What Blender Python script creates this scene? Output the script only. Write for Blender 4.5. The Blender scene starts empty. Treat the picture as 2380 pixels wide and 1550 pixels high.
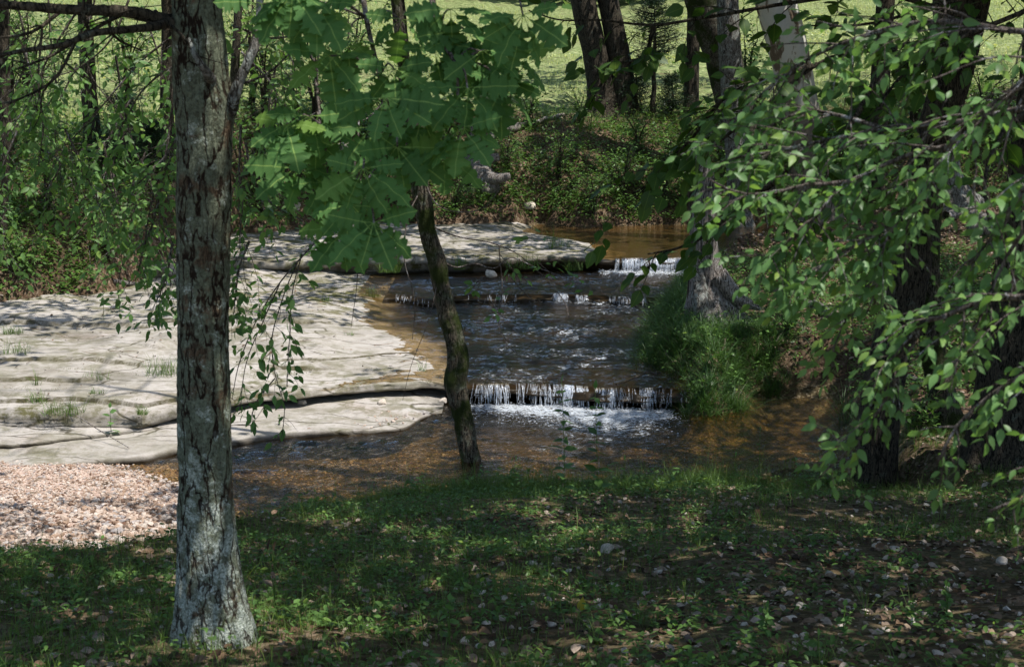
import bpy, math, random
import numpy as np
# ------------------------------------------------------------------ camera, sky, sun, exposure
C = bpy.context.scene.collection
scn = bpy.context.scene
CAMZ, PITCH, FPX = 4.0, math.radians(10), 2380*50/36
cam = bpy.data.cameras.new('camera'); camo = bpy.data.objects.new('camera', cam); C.objects.link(camo)
camo.location = (0, 0, CAMZ); camo.rotation_euler = (math.radians(90)-PITCH, 0, 0)
cam.lens = 50; cam.sensor_width = 36; cam.clip_start = .05; cam.clip_end = 600
cam.dof.use_dof = True; cam.dof.focus_distance = 19; cam.dof.aperture_fstop = 9.0
scn.camera = camo
S = np.array([0.36, -0.20, 0.91]); S /= np.linalg.norm(S)          # direction towards the sun
w = bpy.data.worlds.new('World'); scn.world = w; w.use_nodes = True
nt = w.node_tree; bg = nt.nodes['Background']
sky = nt.nodes.new('ShaderNodeTexSky'); sky.sky_type = 'NISHITA'; sky.sun_disc = False
sky.sun_elevation = math.asin(S[2]); sky.sun_rotation = math.atan2(S[0], S[1])
nt.links.new(sky.outputs[0], bg.inputs[0]); bg.inputs[1].default_value = .15
sl = bpy.data.lights.new('sun', 'SUN'); sl.energy = 4.4; sl.angle = math.radians(.55); sl.color = (1, .96, .90)
so = bpy.data.objects.new('sun', sl); C.objects.link(so)
from mathutils import Vector
so.rotation_euler = Vector(S).to_track_quat('Z', 'Y').to_euler(); so.location = (10, -5, 40)
scn.view_settings.view_transform = 'Standard'; scn.view_settings.look = 'None'
scn.view_settings.exposure = 0.50; scn.view_settings.gamma = 1
scn.render.engine = 'CYCLES'
cy = scn.cycles
cy.max_bounces = 8; cy.transparent_max_bounces = 12; cy.diffuse_bounces = 3; cy.glossy_bounces = 3
cy.transmission_bounces = 4; cy.use_denoising = True; cy.sample_clamp_indirect = 4
rng = np.random.default_rng(7); random.seed(7)

# ------------------------------------------------------------------ helpers
cp, sp = math.cos(PITCH), math.sin(PITCH)
def ray(px, py):
    u = (px-1190)/FPX; v = (775-py)/FPX
    return np.array([u, cp+v*sp, v*cp-sp])
def P(px, py, z):                      # the point of the place at height z seen at that spot of the photo
    d = ray(px, py); t = (z-CAMZ)/d[2]; return np.array([d[0]*t, d[1]*t, z])
def PD(px, py, Y):                     # the point at distance Y
    d = ray(px, py); t = Y/d[1]; return np.array([d[0]*t, Y, CAMZ+d[2]*t])
def _h(ix, iy, iz, seed):
    n = (ix.astype(np.int64)*374761393 + iy.astype(np.int64)*668265263 + iz.astype(np.int64)*2147483647 + seed*1274126177) & 0xffffffff
    n = ((n ^ (n >> 13))*1274126177) & 0xffffffff
    n = ((n ^ (n >> 16))*2246822519) & 0xffffffff
    return ((n ^ (n >> 15)) & 0xffffff)/0xffffff
def vn(x, y, z=0., seed=0):
    x, y, z = np.broadcast_arrays(np.asarray(x, float), np.asarray(y, float), np.asarray(z, float))
    ix, iy, iz = np.floor(x), np.floor(y), np.floor(z); fx, fy, fz = x-ix, y-iy, z-iz
    fx, fy, fz = [f*f*(3-2*f) for f in (fx, fy, fz)]; r = 0
    for a in (0, 1):
        for b in (0, 1):
            for c in (0, 1):
                r = r + _h(ix+a, iy+b, iz+c, seed)*(fx if a else 1-fx)*(fy if b else 1-fy)*(fz if c else 1-fz)
    return r*2-1
def fbm(x, y, z=0., seed=0, o=4):
    r, a, f = 0, 1, 1
    for i in range(o):
        r = r + a*vn(np.asarray(x)*f, np.asarray(y)*f, np.asarray(z)*f, seed+i); a *= .5; f *= 2.03
    return r/1.8
def ss(a, b, x): t = np.clip((x-a)/(b-a), 0, 1); return t*t*(3-2*t)

class MB:
    """gathers verts, faces and point attributes into ONE mesh"""
    def __init__(s): s.v = []; s.f3 = []; s.f4 = []; s.n = 0; s.uv = False; s.uv3 = []; s.uv4 = []
    def add(s, v, f3=None, f4=None, uv=None):
        v = np.asarray(v, float).reshape(-1, 3)
        for f, L, U in ((f3, s.f3, s.uv3), (f4, s.f4, s.uv4)):
            if f is not None and len(f):
                f = np.asarray(f, int); L.append(f+s.n)
                U.append(np.zeros((f.size, 2)) if uv is None else np.asarray(uv)[f].reshape(-1, 2)); s.uv |= uv is not None
        s.v.append(v); s.n += len(v)
    def inst(s, tv, f3, f4, R, pos, uv=None):       # template instanced by N 3x3 matrices (scaled) at N positions
        N, k = len(pos), len(tv)
        v = np.einsum('nij,kj->nki', R, tv)+pos[:, None, :]
        off = (np.arange(N)*k)[:, None, None]
        a3 = (np.asarray(f3, int)[None]+off).reshape(-1, 3) if f3 is not None and len(f3) else None
        a4 = (np.asarray(f4, int)[None]+off).reshape(-1, 4) if f4 is not None and len(f4) else None
        s.add(v.reshape(-1, 3), a3, a4, None if uv is None else np.tile(uv, (N, 1)))
    def build(s, name, mat, parent=None, base=(0, 0, 0), smooth=True, attrs=None):
        v = np.concatenate(s.v)-np.asarray(base, float)
        f3 = np.concatenate(s.f3) if s.f3 else np.zeros((0, 3), int)
        f4 = np.concatenate(s.f4) if s.f4 else np.zeros((0, 4), int)
        me = bpy.data.meshes.new(name); me.vertices.add(len(v)); me.vertices.foreach_set('co', v.ravel())
        lp = np.concatenate([f3.ravel(), f4.ravel()]); me.loops.add(len(lp)); me.loops.foreach_set('vertex_index', lp)
        st = np.concatenate([np.arange(len(f3))*3, len(f3)*3+np.arange(len(f4))*4])
        me.polygons.add(len(st)); me.polygons.foreach_set('loop_start', st)
        me.polygons.foreach_set('use_smooth', np.full(len(st), bool(smooth)))
        me.update(calc_edges=True)
        if s.uv:
            uvs = np.concatenate(s.uv3+s.uv4); l = me.uv_layers.new(name='UVMap'); l.data.foreach_set('uv', uvs.ravel())
        for k, a in (attrs or {}).items():
            me.attributes.new(k, 'FLOAT', 'POINT').data.foreach_set('value', np.asarray(a, float).ravel())
        me.materials.append(mat)
        o = bpy.data.objects.new(name, me); C.objects.link(o)
        if parent is not None: o.parent = parent
        else: o.location = base
        return o
def tag(o, label=None, cat=None, group=None, kind=None):
    if label: o['label'] = label
    if cat: o['category'] = cat
    if group: o['group'] = group
    if kind: o['kind'] = kind
    return o
def empty(name, loc, label, cat, group=None):
    o = bpy.data.objects.new(name, None); C.objects.link(o); o.location = loc; o.empty_display_size = .2
    return tag(o, label, cat, group)
def frames(p):
    t = np.gradient(p, axis=0); t /= np.linalg.norm(t, axis=1)[:, None]+1e-9
    u = np.zeros_like(t); a = np.array([1., 0, 0]) if abs(t[0][0]) < .9 else np.array([0, 1., 0])
    for i in range(len(t)):
        a = a-t[i]*a.dot(t[i]); a /= np.linalg.norm(a)+1e-9; u[i] = a
    return t, u, np.cross(t, u)
def resample(p, r, step):
    p = np.asarray(p, float); r = np.asarray(r, float)
    d = np.r_[0, np.cumsum(np.linalg.norm(np.diff(p, axis=0), axis=1))]; n = max(3, int(d[-1]/step)+1)
    # smooth (cubic hermite) resampling
    m = np.gradient(p, d, axis=0) if len(p) > 2 else np.repeat((p[1:]-p[:1])/d[-1], 2, axis=0)
    s = np.linspace(0, d[-1], n); i = np.clip(np.searchsorted(d, s, 'right')-1, 0, len(d)-2)
    h = (d[i+1]-d[i])[:, None]; t = ((s-d[i])/h[:, 0])[:, None]
    q = (2*t**3-3*t**2+1)*p[i]+(t**3-2*t**2+t)*h*m[i]+(-2*t**3+3*t**2)*p[i+1]+(t**3-t**2)*h*m[i+1]
    return q, np.interp(s, d, r)
def tube(mb, p, r, nseg=8, step=None, disp=None, wob=0., cap=True):
    if step: p, r = resample(p, r, step)
    else: p = np.asarray(p, float); r = np.asarray(r, float)
    if wob: p = p+np.stack([fbm(p[:, 2]*3+p[:, 0]*2, p[:, 1]*3, k*7.3+p[0, 0], 5, 2) for k in range(3)], 1)*wob
    t, u, b = frames(p); n = len(p)
    th = np.linspace(0, 2*np.pi, nseg, endpoint=False)
    ca, sa = np.cos(th), np.sin(th)
    nrm = u[:, None, :]*ca[None, :, None]+b[:, None, :]*sa[None, :, None]
    rr = np.repeat(r[:, None], nseg, 1)
    v = p[:, None, :]+nrm*rr[..., None]
    if disp is not None: v = v+nrm*disp(v, th[None, :].repeat(n, 0), rr)[..., None]
    i = np.arange(n-1)[:, None]*nseg; j = np.arange(nseg)[None]; k = (j+1) % nseg
    f = np.stack([i+j, i+k, i+nseg+k, i+nseg+j], -1).reshape(-1, 4)
    v = v.reshape(-1, 3)
    if cap:
        v = np.vstack([v, p[-1]]); j = np.arange(nseg); b0 = (n-1)*nseg
        mb.add(v, np.stack([b0+j, b0+(j+1) % nseg, np.full(nseg, n*nseg)], 1), f)
    else: mb.add(v, None, f)
    return p

# ------------------------------------------------------------------ materials
def mat(name):
    m = bpy.data.materials.new(name); m.use_nodes = True; t = m.node_tree; t.nodes.clear()
    o = t.nodes.new('ShaderNodeOutputMaterial'); m['o'] = 1
    def N(ty, **kw):
        n = t.nodes.new('ShaderNode'+ty)
        for k, v in kw.items():
            if k.startswith('_'): setattr(n, k[1:], v); continue
            key = int(k[1:]) if k[0] == 'i' and k[1:].isdigit() else k.replace('_', ' ')
            s = n.inputs[key]
            if isinstance(v, bpy.types.NodeSocket): t.links.new(v, s)
            else: s.default_value = v
        return n
    return m, N, o, t
def c4(c): return (*c, 1)
def ramp(N, fac, stops, interp='LINEAR'):
    r = N('ValToRGB', Fac=fac); e = r.color_ramp.elements; r.color_ramp.interpolation = interp
    while len(e) > 1: e.remove(e[-1])
    e[0].position = stops[0][0]; e[0].color = c4(stops[0][1]) if not np.isscalar(stops[0][1]) else (stops[0][1],)*3+(1,)
    for p_, c in stops[1:]:
        q = e.new(p_); q.color = c4(c) if not np.isscalar(c) else (c, c, c, 1)
    return r.outputs[0]
def mix(N, f, a, b, mode='MIX'):
    n = N('Mix', _data_type='RGBA', _blend_type=mode, i0=f)
    for i, v in ((6, a), (7, b)):
        if isinstance(v, bpy.types.NodeSocket): n.id_data.links.new(v, n.inputs[i])
        else: n.inputs[i].default_value = c4(v)
    return n.outputs[2]
def math_(N, op, a, b=0.): return N('Math', _operation=op, i0=a, i1=b).outputs[0]
def noise(N, co, sc, det=4., rough=.55, dist=0.): return N('TexNoise', Vector=co, Scale=sc, Detail=det, Roughness=rough, Distortion=dist).outputs[0]
def mapv(N, co, sc): return N('Mapping', Vector=co, Scale=sc).outputs[0]
def principled(N, o, t, col, rough=.8, bump=None, bs=.3, bd=.02, spec=.3, **kw):
    p = N('BsdfPrincipled', Roughness=rough); p.inputs['Specular IOR Level'].default_value = spec
    if isinstance(col, bpy.types.NodeSocket): t.links.new(col, p.inputs[0])
    else: p.inputs[0].default_value = c4(col)
    if bump is not None: t.links.new(N('Bump', Strength=bs, Distance=bd, Height=bump).outputs[0], p.inputs['Normal'])
    return p

def leaf_mat(name, base, back=None, var=.5, trans=.35, rough=.45, vein=False, spec=.35):
    m, N, o, t = mat(name)
    rnd = N('NewGeometry').outputs['Random Per Island']
    b = np.array(base)
    c = ramp(N, rnd, [(0, b*(1-.45*var)), (.5, b), (.88, b*(1+.5*var)), (1, b*np.array([1.9, 1.45, .9]))])
    if vein:
        uv = N('UVMap').outputs[0]; sx = N('SeparateXYZ', Vector=uv)
        ax = math_(N, 'ABSOLUTE', sx.outputs[0])
        mid = math_(N, 'LESS_THAN', ax, .012)
        sv = math_(N, 'FRACT', math_(N, 'MULTIPLY', math_(N, 'SUBTRACT', sx.outputs[1], math_(N, 'MULTIPLY', ax, .75)), 6.))
        side = math_(N, 'MULTIPLY', math_(N, 'LESS_THAN', sv, .06), .22)
        c = mix(N, math_(N, 'MAXIMUM', mid, side), c, tuple(b*np.array([3.2, 2.2, 2.0])))
        nz = noise(N, uv, 5, 3)
        c = mix(N, math_(N, 'MULTIPLY', nz, .3), c, tuple(b*.6))
    p = principled(N, o, t, c, rough, spec=spec)
    tc = mix(N, .5, c, tuple(b*np.array([1.9, 2.0, .55]))) if back is None else mix(N, .5, c, back)
    tr = N('BsdfTranslucent', Color=tc)
    mx = N('MixShader', Fac=trans, i1=p.outputs[0], i2=tr.outputs[0]); t.links.new(mx.outputs[0], o.inputs[0])
    return m
def bark_mat(name, dark, light, lichen=None, lamt=.5, moss=0., sc=1., vs=.18, bs=.7, ridge=1., warm=None, foot=0.):
    m, N, o, t = mat(name)
    co = N('TexCoord').outputs['Object']
    wob = N('VectorMath', _operation='ADD', i0=co, i1=N('Vector'+'Math', _operation='SCALE', i0=N('TexNoise', Vector=co, Scale=9.*sc, Detail=4.).outputs[1], Scale=.05/sc).outputs[0]).outputs[0]
    st = mapv(N, wob, (1, 1, vs))
    n0 = noise(N, st, 17*sc, 3, .5); r0 = math_(N, 'ABSOLUTE', math_(N, 'SUBTRACT', n0, .5))
    n1 = noise(N, st, 40*sc, 5, .6); r1 = math_(N, 'ABSOLUTE', math_(N, 'SUBTRACT', n1, .5))
    cr = ramp(N, r0, [(.004, 0.), (.045, 1.)]); cr2 = ramp(N, r1, [(.0, .35), (.07, 1.)])
    gate = ramp(N, noise(N, co, 6*sc, 3), [(.42, .35), (.55, 0.)])
    h = math_(N, 'MULTIPLY', math_(N, 'MAXIMUM', cr, gate), cr2)
    h = math_(N, 'MULTIPLY', h, math_(N, 'ADD', math_(N, 'MULTIPLY', noise(N, co, 55*sc, 5, .7), .9), .35))
    c = ramp(N, h, [(.10, dark), (.75, light)])
    if warm: c = mix(N, ramp(N, noise(N, mapv(N, co, (1, 1, .6)), 5*sc, 5, .65), [(.63, 0.), (.70, .5)]), c, mix(N, h, tuple(np.array(warm)*.25), warm))
    if lichen is not None:
        ln = noise(N, co, 7*sc, 8, .72, .3); lm = ramp(N, ln, [(.62-.25*lamt, 0.), (.70-.25*lamt, 1.)])
        fine = noise(N, co, 70*sc, 5, .7); lc = ramp(N, fine, [(.32, tuple(np.array(lichen)*.35)), (.5, lichen), (.68, tuple(np.array(lichen)*1.5))])
        f = math_(N, 'MULTIPLY', lm, ramp(N, h, [(.18, .0), (.42, 1.)]))
        c = mix(N, math_(N, 'MULTIPLY', f, .85), c, lc)
    if foot:
        zz = N('SeparateXYZ', Vector=co).outputs[2]
        g_ = math_(N, 'ADD', noise(N, co, 13, 7, .75), math_(N, 'MULTIPLY', ramp(N, zz, [(0, 1.), (.45, .75), (foot, 0.)]), .135))
        pm_ = math_(N, 'MULTIPLY', ramp(N, g_, [(.56, 0.), (.62, 1.)]), ramp(N, h, [(.15, .1), (.4, 1.)]))
        c = mix(N, pm_, c, ramp(N, noise(N, co, 95, 4, .7), [(.35, (.12, .13, .10)), (.5, (.34, .38, .31)), (.68, (.60, .62, .56))]))
    if moss:
        mm = ramp(N, noise(N, co, 2.6, 5, .6), [(.62-.3*moss, 0.), (.72-.3*moss, 1.)])
        mn = noise(N, co, 120, 2); c = mix(N, mm, c, mix(N, mn, (.010, .018, .004), (.045, .06, .012)))
    p = principled(N, o, t, c, .9, h, bs, .025*ridge, spec=.15); t.links.new(p.outputs[0], o.inputs[0]); return m

def ground_mat():
    m, N, o, t = mat('soil_and_litter')
    co = N('TexCoord').outputs['Object']
    def A(n): return N('Attribute', _attribute_name=n).outputs['Fac']
    big = noise(N, co, .9, 5, .6); fine = noise(N, co, 14, 6, .7); vor = N('TexVoronoi', Vector=co, Scale=26., Randomness=1.)
    soil = ramp(N, fine, [(.3, (.022, .015, .010)), (.55, (.075, .050, .032)), (.75, (.16, .115, .08))])
    lit = ramp(N, N('SeparateColor', Color=vor.outputs[1]).outputs[0], [(0, (.035, .022, .014)), (.4, (.10, .062, .036)), (.75, (.19, .13, .085)), (1, (.26, .20, .14))])
    c = mix(N, ramp(N, big, [(.4, .25), (.6, .85)]), soil, lit)
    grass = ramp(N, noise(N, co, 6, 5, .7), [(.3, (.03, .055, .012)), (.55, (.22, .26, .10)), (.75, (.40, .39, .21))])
    g = math_(N, 'MULTIPLY', A('grass'), ramp(N, noise(N, co, 2.2, 5, .65), [(.3, .35), (.5, 1.)]))
    c = mix(N, g, c, grass)
    pv = N('TexVoronoi', Vector=co, Scale=38.)
    bed = ramp(N, N('SeparateColor', Color=pv.outputs[1]).outputs[0], [(0, (.035, .022, .010)), (.4, (.095, .072, .038)), (.8, (.19, .15, .082)), (1, (.34, .27, .18))])
    bed = mix(N, ramp(N, noise(N, co, 1.3, 4), [(.42, 0.), (.62, .75)]), bed, (.075, .055, .028))
    c = mix(N, A('bed'), c, bed)
    gv = ramp(N, N('SeparateColor', Color=N('TexVoronoi', Vector=co, Scale=55.).outputs[1]).outputs[0], [(0, (.25, .16, .12)), (.5, (.50, .36, .29)), (1, (.68, .56, .48))])
    c = mix(N, A('gravel'), c, gv)
    h = math_(N, 'ADD', fine, math_(N, 'MULTIPLY', vor.outputs[0], -.6))
    p = principled(N, o, t, c, .95, h, .8, .03, spec=.1); t.links.new(p.outputs[0], o.inputs[0]); return m
def rock_mat():
    m, N, o, t = mat('sandstone')
    co = N('TexCoord').outputs['Object']
    def A(n): return N('Attribute', _attribute_name=n).outputs['Fac']
    st = mapv(N, co, (1, 1.6, 5))
    n1 = noise(N, co, 1.1, 6, .6, .5); n2 = noise(N, st, 5, 8, .65); n3 = noise(N, co, 40, 4, .7)
    c = ramp(N, n1, [(.28, (.23, .205, .17)), (.42, (.355, .325, .285)), (.55, (.425, .39, .355)), (.72, (.46, .43, .40))])
    c = mix(N, ramp(N, n2, [(.36, .5), (.50, 0.)]), c, (.20, .175, .14))
    c = mix(N, ramp(N, noise(N, co, 2.3, 7, .7, 1.), [(.55, 0.), (.68, .65)]), c, (.15, .145, .13))
    c = mix(N, ramp(N, n3, [(.2, .5), (.5, 0.)]), c, (.20, .17, .13))
    pk = ramp(N, noise(N, co, .8, 3), [(.6, 0.), (.7, .35)]); c = mix(N, pk, c, (.40, .31, .28))
    cr = N('TexVoronoi', Vector=N('VectorMath', _operation='ADD', i0=mapv(N, co, (.55, 1.1, 1.)), i1=N('Mix', _data_type='VECTOR', i0=.25, i4=(0, 0, 0), i5=N('TexNoise', Vector=co, Scale=2.5, Detail=6.).outputs[1]).outputs[1]).outputs[0], Scale=1.1, _feature='DISTANCE_TO_EDGE').outputs[0]
    crk = ramp(N, cr, [(.005, 1.), (.020, 0.)])
    c = mix(N, math_(N, 'MULTIPLY', crk, ramp(N, n1, [(.40, .0), (.52, .9)])), c, (.07, .06, .04))
    ms = math_(N, 'MULTIPLY', A('moss'), ramp(N, noise(N, co, 3.2, 7, .72), [(.47, 0.), (.57, 1.)]))
    c = mix(N, ms, c, mix(N, noise(N, co, 50, 3), (.04, .042, .012), (.16, .15, .055)))
    dirt = math_(N, 'MULTIPLY', A('dirt'), ramp(N, noise(N, co, 6, 6, .7), [(.30, .25), (.55, 1.)]))  # soiled blotches, plus undercut shade painted into the rock colour
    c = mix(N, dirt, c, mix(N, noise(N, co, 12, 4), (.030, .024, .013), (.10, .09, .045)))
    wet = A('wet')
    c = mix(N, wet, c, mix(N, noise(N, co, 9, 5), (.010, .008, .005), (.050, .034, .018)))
    h = math_(N, 'ADD', math_(N, 'MULTIPLY', n2, .6), math_(N, 'MULTIPLY', n3, .5)); h = math_(N, 'SUBTRACT', h, math_(N, 'MULTIPLY', crk, .6))
    p = principled(N, o, t, c, .85, h, .55, .025, spec=.2)
    t.links.new(math_(N, 'SUBTRACT', .88, math_(N, 'MULTIPLY', wet, .6)), p.inputs['Roughness'])
    t.links.new(p.outputs[0], o.inputs[0]); return m
def water_mat(name, tint, sc=(3, 9, 3), bs=.35, rough=.04, foamy=True, white=0., murk=.0):
    m, N, o, t = mat(name)
    co = N('TexCoord').outputs['Object']; st = mapv(N, co, sc)
    n1 = noise(N, st, 1.6, 5, .6, .8); n2 = noise(N, st, 7, 4, .65, .5)
    h = math_(N, 'ADD', n1, math_(N, 'MULTIPLY', n2, .45))
    bp = N('Bump', Strength=bs, Distance=.10, Height=h).outputs[0]
    tr = N('BsdfTransparent', Color=c4(tint)); gl = N('BsdfGlossy', Color=(1, 1, 1, 1), Roughness=rough, Normal=bp)
    fr = N('Fresnel', IOR=1.33, Normal=bp).outputs[0]
    sh = N('MixShader', Fac=fr, i1=tr.outputs[0], i2=gl.outputs[0]).outputs[0]
    if murk:
        d = N('BsdfDiffuse', Color=c4((tint[0]*.25, tint[1]*.2, tint[2]*.12))).outputs[0]
        d = N('MixShader', Fac=fr, i1=d, i2=gl.outputs[0]).outputs[0]
        sh = N('MixShader', Fac=murk, i1=sh, i2=d).outputs[0]
    if foamy:
        f = N('Attribute', _attribute_name='foam').outputs['Fac']
        fn = noise(N, mapv(N, co, (5, 8, 5)), 2.2, 8, .72, 1.3)
        k = ramp(N, math_(N, 'ADD', math_(N, 'MULTIPLY', math_(N, 'SUBTRACT', fn, .5), 2.4), f), [(.40, 0.), (.62, 1.)])
        k = math_(N, 'MULTIPLY', k, math_(N, 'MINIMUM', math_(N, 'MULTIPLY', f, 4.), 1.))
        fo = principled(N, o, t, (.62, .66, .70), .35, fn, .8, .04, spec=.5)
        sh = N('MixShader', Fac=math_(N, 'MULTIPLY', k, .85), i1=sh, i2=fo.outputs[0]).outputs[0]
    t.links.new(sh, o.inputs[0]); return m
def fall_mat():
    m, N, o, t = mat('falling_water')
    co = N('TexCoord').outputs['Object']; k = noise(N, mapv(N, co, (1, 1, .12)), 45, 4, .7)
    p = principled(N, o, t, (.62, .66, .72), .12, k, .8, .01, spec=.6); tr = N('BsdfTransparent', Color=(.9, .93, .97, 1))
    a = ramp(N, k, [(.36, .03), (.66, .85)])
    t.links.new(N('MixShader', Fac=a, i1=tr.outputs[0], i2=p.outputs[0]).outputs[0], o.inputs[0]); return m
def island_mat(name, stops, rough=.85, nsc=30, bs=.3, spec=.2):
    m, N, o, t = mat(name)
    rnd = N('NewGeometry').outputs['Random Per Island']; co = N('TexCoord').outputs['Object']
    c = ramp(N, rnd, stops); n = noise(N, co, nsc, 4, .65)
    c = mix(N, ramp(N, n, [(.3, .6), (.6, 0.)]), c, tuple(np.array(stops[0][1])*.6))
    p = principled(N, o, t, c, rough, n, bs, .01, spec=spec); t.links.new(p.outputs[0], o.inputs[0]); return m

MAT = dict(
 ground=ground_mat(), rock=rock_mat(), fall=fall_mat(),
 pool=water_mat('pool_water', (.74, .62, .40), (5, 9, 4), .30, .04, murk=.06),
 stream=water_mat('stream_water', (.78, .68, .50), (5, 7, 5), .45, .04, murk=.03),
 upper=water_mat('upper_pool_water', (.85, .66, .40), (2, 6, 3), .10, .03, murk=.25),
 gravel=island_mat('gravel_stone', [(0, (.16, .09, .06)), (.15, (.40, .28, .20)), (.5, (.56, .45, .37)), (.8, (.60, .52, .45)), (.93, (.32, .30, .30)), (1, (.70, .62, .56))]),
 chert=island_mat('chert_stone', [(0, (.09, .085, .085)), (.2, (.30, .20, .12)), (.5, (.46, .37, .28)), (.85, (.60, .52, .43)), (1, (.68, .62, .54))], nsc=18),
 litter=island_mat('dead_leaves', [(0, (.03, .018, .010)), (.3, (.10, .058, .032)), (.6, (.20, .125, .075)), (.85, (.31, .225, .16)), (1, (.42, .35, .29))], .7),
 oakleaf=leaf_mat('oak_leaf', (.098, .210, .062), var=.35, trans=.42, vein=True, rough=.6, spec=.12),
 elmleaf=leaf_mat('elm_leaf', (.125, .235, .075), var=.8, trans=.45, rough=.42, spec=.28),
 dogleaf=leaf_mat('dogwood_leaf', (.050, .110, .018), var=.4, trans=.34, rough=.5, vein=True),
 shade_crown=leaf_mat('unseen_leaf', (.055, .110, .025), var=.6, trans=.30),
 under=leaf_mat('undergrowth_leaf', (.090, .175, .040), var=.9, trans=.34),
 grass=leaf_mat('grass_blade', (.095, .165, .032), var=.8, trans=.3, rough=.5),
 tallgrass=leaf_mat('tall_grass_blade', (.055, .115, .030), var=.9, trans=.3, rough=.5),
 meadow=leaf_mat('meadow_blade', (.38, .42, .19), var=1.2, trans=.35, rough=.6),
 cedar=leaf_mat('cedar_foliage', (.018, .042, .016), var=.6, trans=.12),
 moss=leaf_mat('moss_cushion', (.085, .095, .018), var=.7, trans=.15, rough=.9, spec=.05),
 bark_lichen=bark_mat('lichen_bark', (.016, .010, .006), (.13, .088, .054), (.15, .175, .12), .92, sc=1.0, vs=.20, foot=1.0, warm=(.13, .06, .02)),
 bark_dark=bark_mat('dark_bark', (.009, .008, .006), (.085, .070, .050), (.12, .13, .10), .2, sc=1.2),
 bark_thin=bark_mat('mossy_bark', (.012, .010, .006), (.125, .105, .078), (.20, .21, .16), .45, moss=.5, sc=1.5),
 bark_grey=bark_mat('grey_bark', (.035, .030, .024), (.22, .205, .18), (.32, .34, .31), .5, sc=1.2),
 twig=bark_mat('twig_bark', (.035, .026, .020), (.20, .165, .14), (.42, .42, .42), .35, sc=2.),
 dead=bark_mat('weathered_wood', (.04, .032, .026), (.33, .29, .26), (.42, .42, .41), .35, sc=1.6, vs=.06),
)
def sycamore_mat():
    m, N, o, t = mat('sycamore_bark')
    co = N('TexCoord').outputs['Object']; n = noise(N, mapv(N, co, (1, 1, .5)), 3.2, 6, .62, .4)
    c = ramp(N, n, [(.38, (.12, .085, .055)), (.44, (.20, .16, .11)), (.47, (.52, .50, .42)), (.6, (.50, .49, .44)), (.7, (.38, .40, .36))])
    z = N('SeparateXYZ', Vector=co).outputs[2]
    c = mix(N, ramp(N, math_(N, 'ADD', math_(N, 'MULTIPLY', z, .2), math_(N, 'MULTIPLY', n, .5)), [(.66, 1.), (.86, 0.)]), c, mix(N, noise(N, mapv(N, co, (1, 1, .3)), 16, 5), (.05, .04, .028), (.22, .18, .14)))
    p = principled(N, o, t, c, .8, n, .5, .03); t.links.new(p.outputs[0], o.inputs[0]); return m
MAT['sycamore'] = sycamore_mat()

# ------------------------------------------------------------------ the lie of the land
def curve(pts):
    w_ = np.array([P(*p) for p in pts]); i = np.argsort(w_[:, 0]); return w_[i]
def cy_(c, x): return np.interp(x, c[:, 0], c[:, 1])
def cz_(c, x): return np.interp(x, c[:, 0], c[:, 2])
NEAR = curve([(-900, 1372, .05), (0, 1368, .05), (410, 1335, .05), (540, 1282, .05), (700, 1228, .05), (900, 1172, .05), (1105, 1140, .05), (1300, 1135, .05), (1500, 1122, .05), (1700, 1105, .05), (1850, 1085, .05), (1960, 1065, .05), (2080, 1050, .05)])
TOE = curve([(-500, 745, .58), (-200, 725, .6), (0, 712, .6), (200, 690, .62), (280, 655, .72), (400, 600, .85), (540, 548, .85), (700, 534, .88), (850, 524, .88), (1000, 530, .85), (1150, 522, .85), (1250, 512, .85), (1350, 528, .77), (1450, 524, .76), (1590, 520, .76), (1750, 515, .8), (1950, 500, .95), (2300, 470, 1.3), (3200, 430, 1.8)])
LIPA = curve([(-500, 955, .34), (0, 948, .33), (166, 948, .32), (330, 953, .31), (405, 940, .31), (480, 928, .30), (534, 922, .30), (620, 910, .29), (700, 907, .29), (780, 898, .28), (857, 889, .28), (1000, 880, .28), (1060, 888, .26), (1085, 895, .25), (1200, 894, .25), (1300, 897, .25), (1400, 905, .25), (1480, 905, .25), (1560, 906, .25), (1700, 910, .25)])
LIPB = curve([(800, 684, .5), (930, 687, .5), (1000, 700, .48), (1040, 690, .5), (1100, 687, .5), (1200, 688, .5), (1300, 685, .5), (1400, 690, .5), (1480, 694, .5), (1600, 690, .5)])
LIPC = curve([(200, 630, .8), (280, 632, .8), (410, 625, .8), (540, 611, .8), (690, 605, .82), (830, 603, .82), (1000, 598, .80), (1100, 601, .79), (1300, 598, .77), (1440, 600, .76), (1590, 600, .75), (1750, 600, .75)])
LIP2 = curve([(-500, 1045, .12), (0, 1033, .12), (110, 1025, .12), (221, 1010, .11), (330, 1001, .1), (410, 985, .09)])
LIP3 = curve([(-500, 1120, .05), (0, 1086, .06), (110, 1076, .06), (258, 1064, .06), (343, 1060, .06), (405, 1042, .06), (470, 1030, .06), (545, 1021, .06), (663, 1006, .06), (780, 1000, .06), (857, 999, .05), (940, 990, .04), (975, 972, .03), (1010, 958, .02)])
def zstream(y): return .25+.15*np.clip((y-17.5)/5.9, 0, 1.05)     # water surface between the first and second ledge
RP = [(1995, 1078, .02), (1972, 1000, .02), (1965, 912, .02), (1850, 903, .02), (1745, 908, .02), (1708, 952, .02), (1640, 966, .02), (1600, 962, .02), (1568, 930, .05), (1552, 880, .25), (1462, 850, .27), (1470, 780, .32), (1492, 720, .38), (1512, 690, .45), (1560, 640, .52), (1592, 600, .7), (1612, 575, .76), (1690, 566, .77), (1760, 549, .78), (1900, 525, .85)]
RP = [tuple(P(*p)[:2]) for p in RP]+[(14, 31), (90, 34), (90, 3), (4.2, 11.5)]
RP = np.array(RP)
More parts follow.
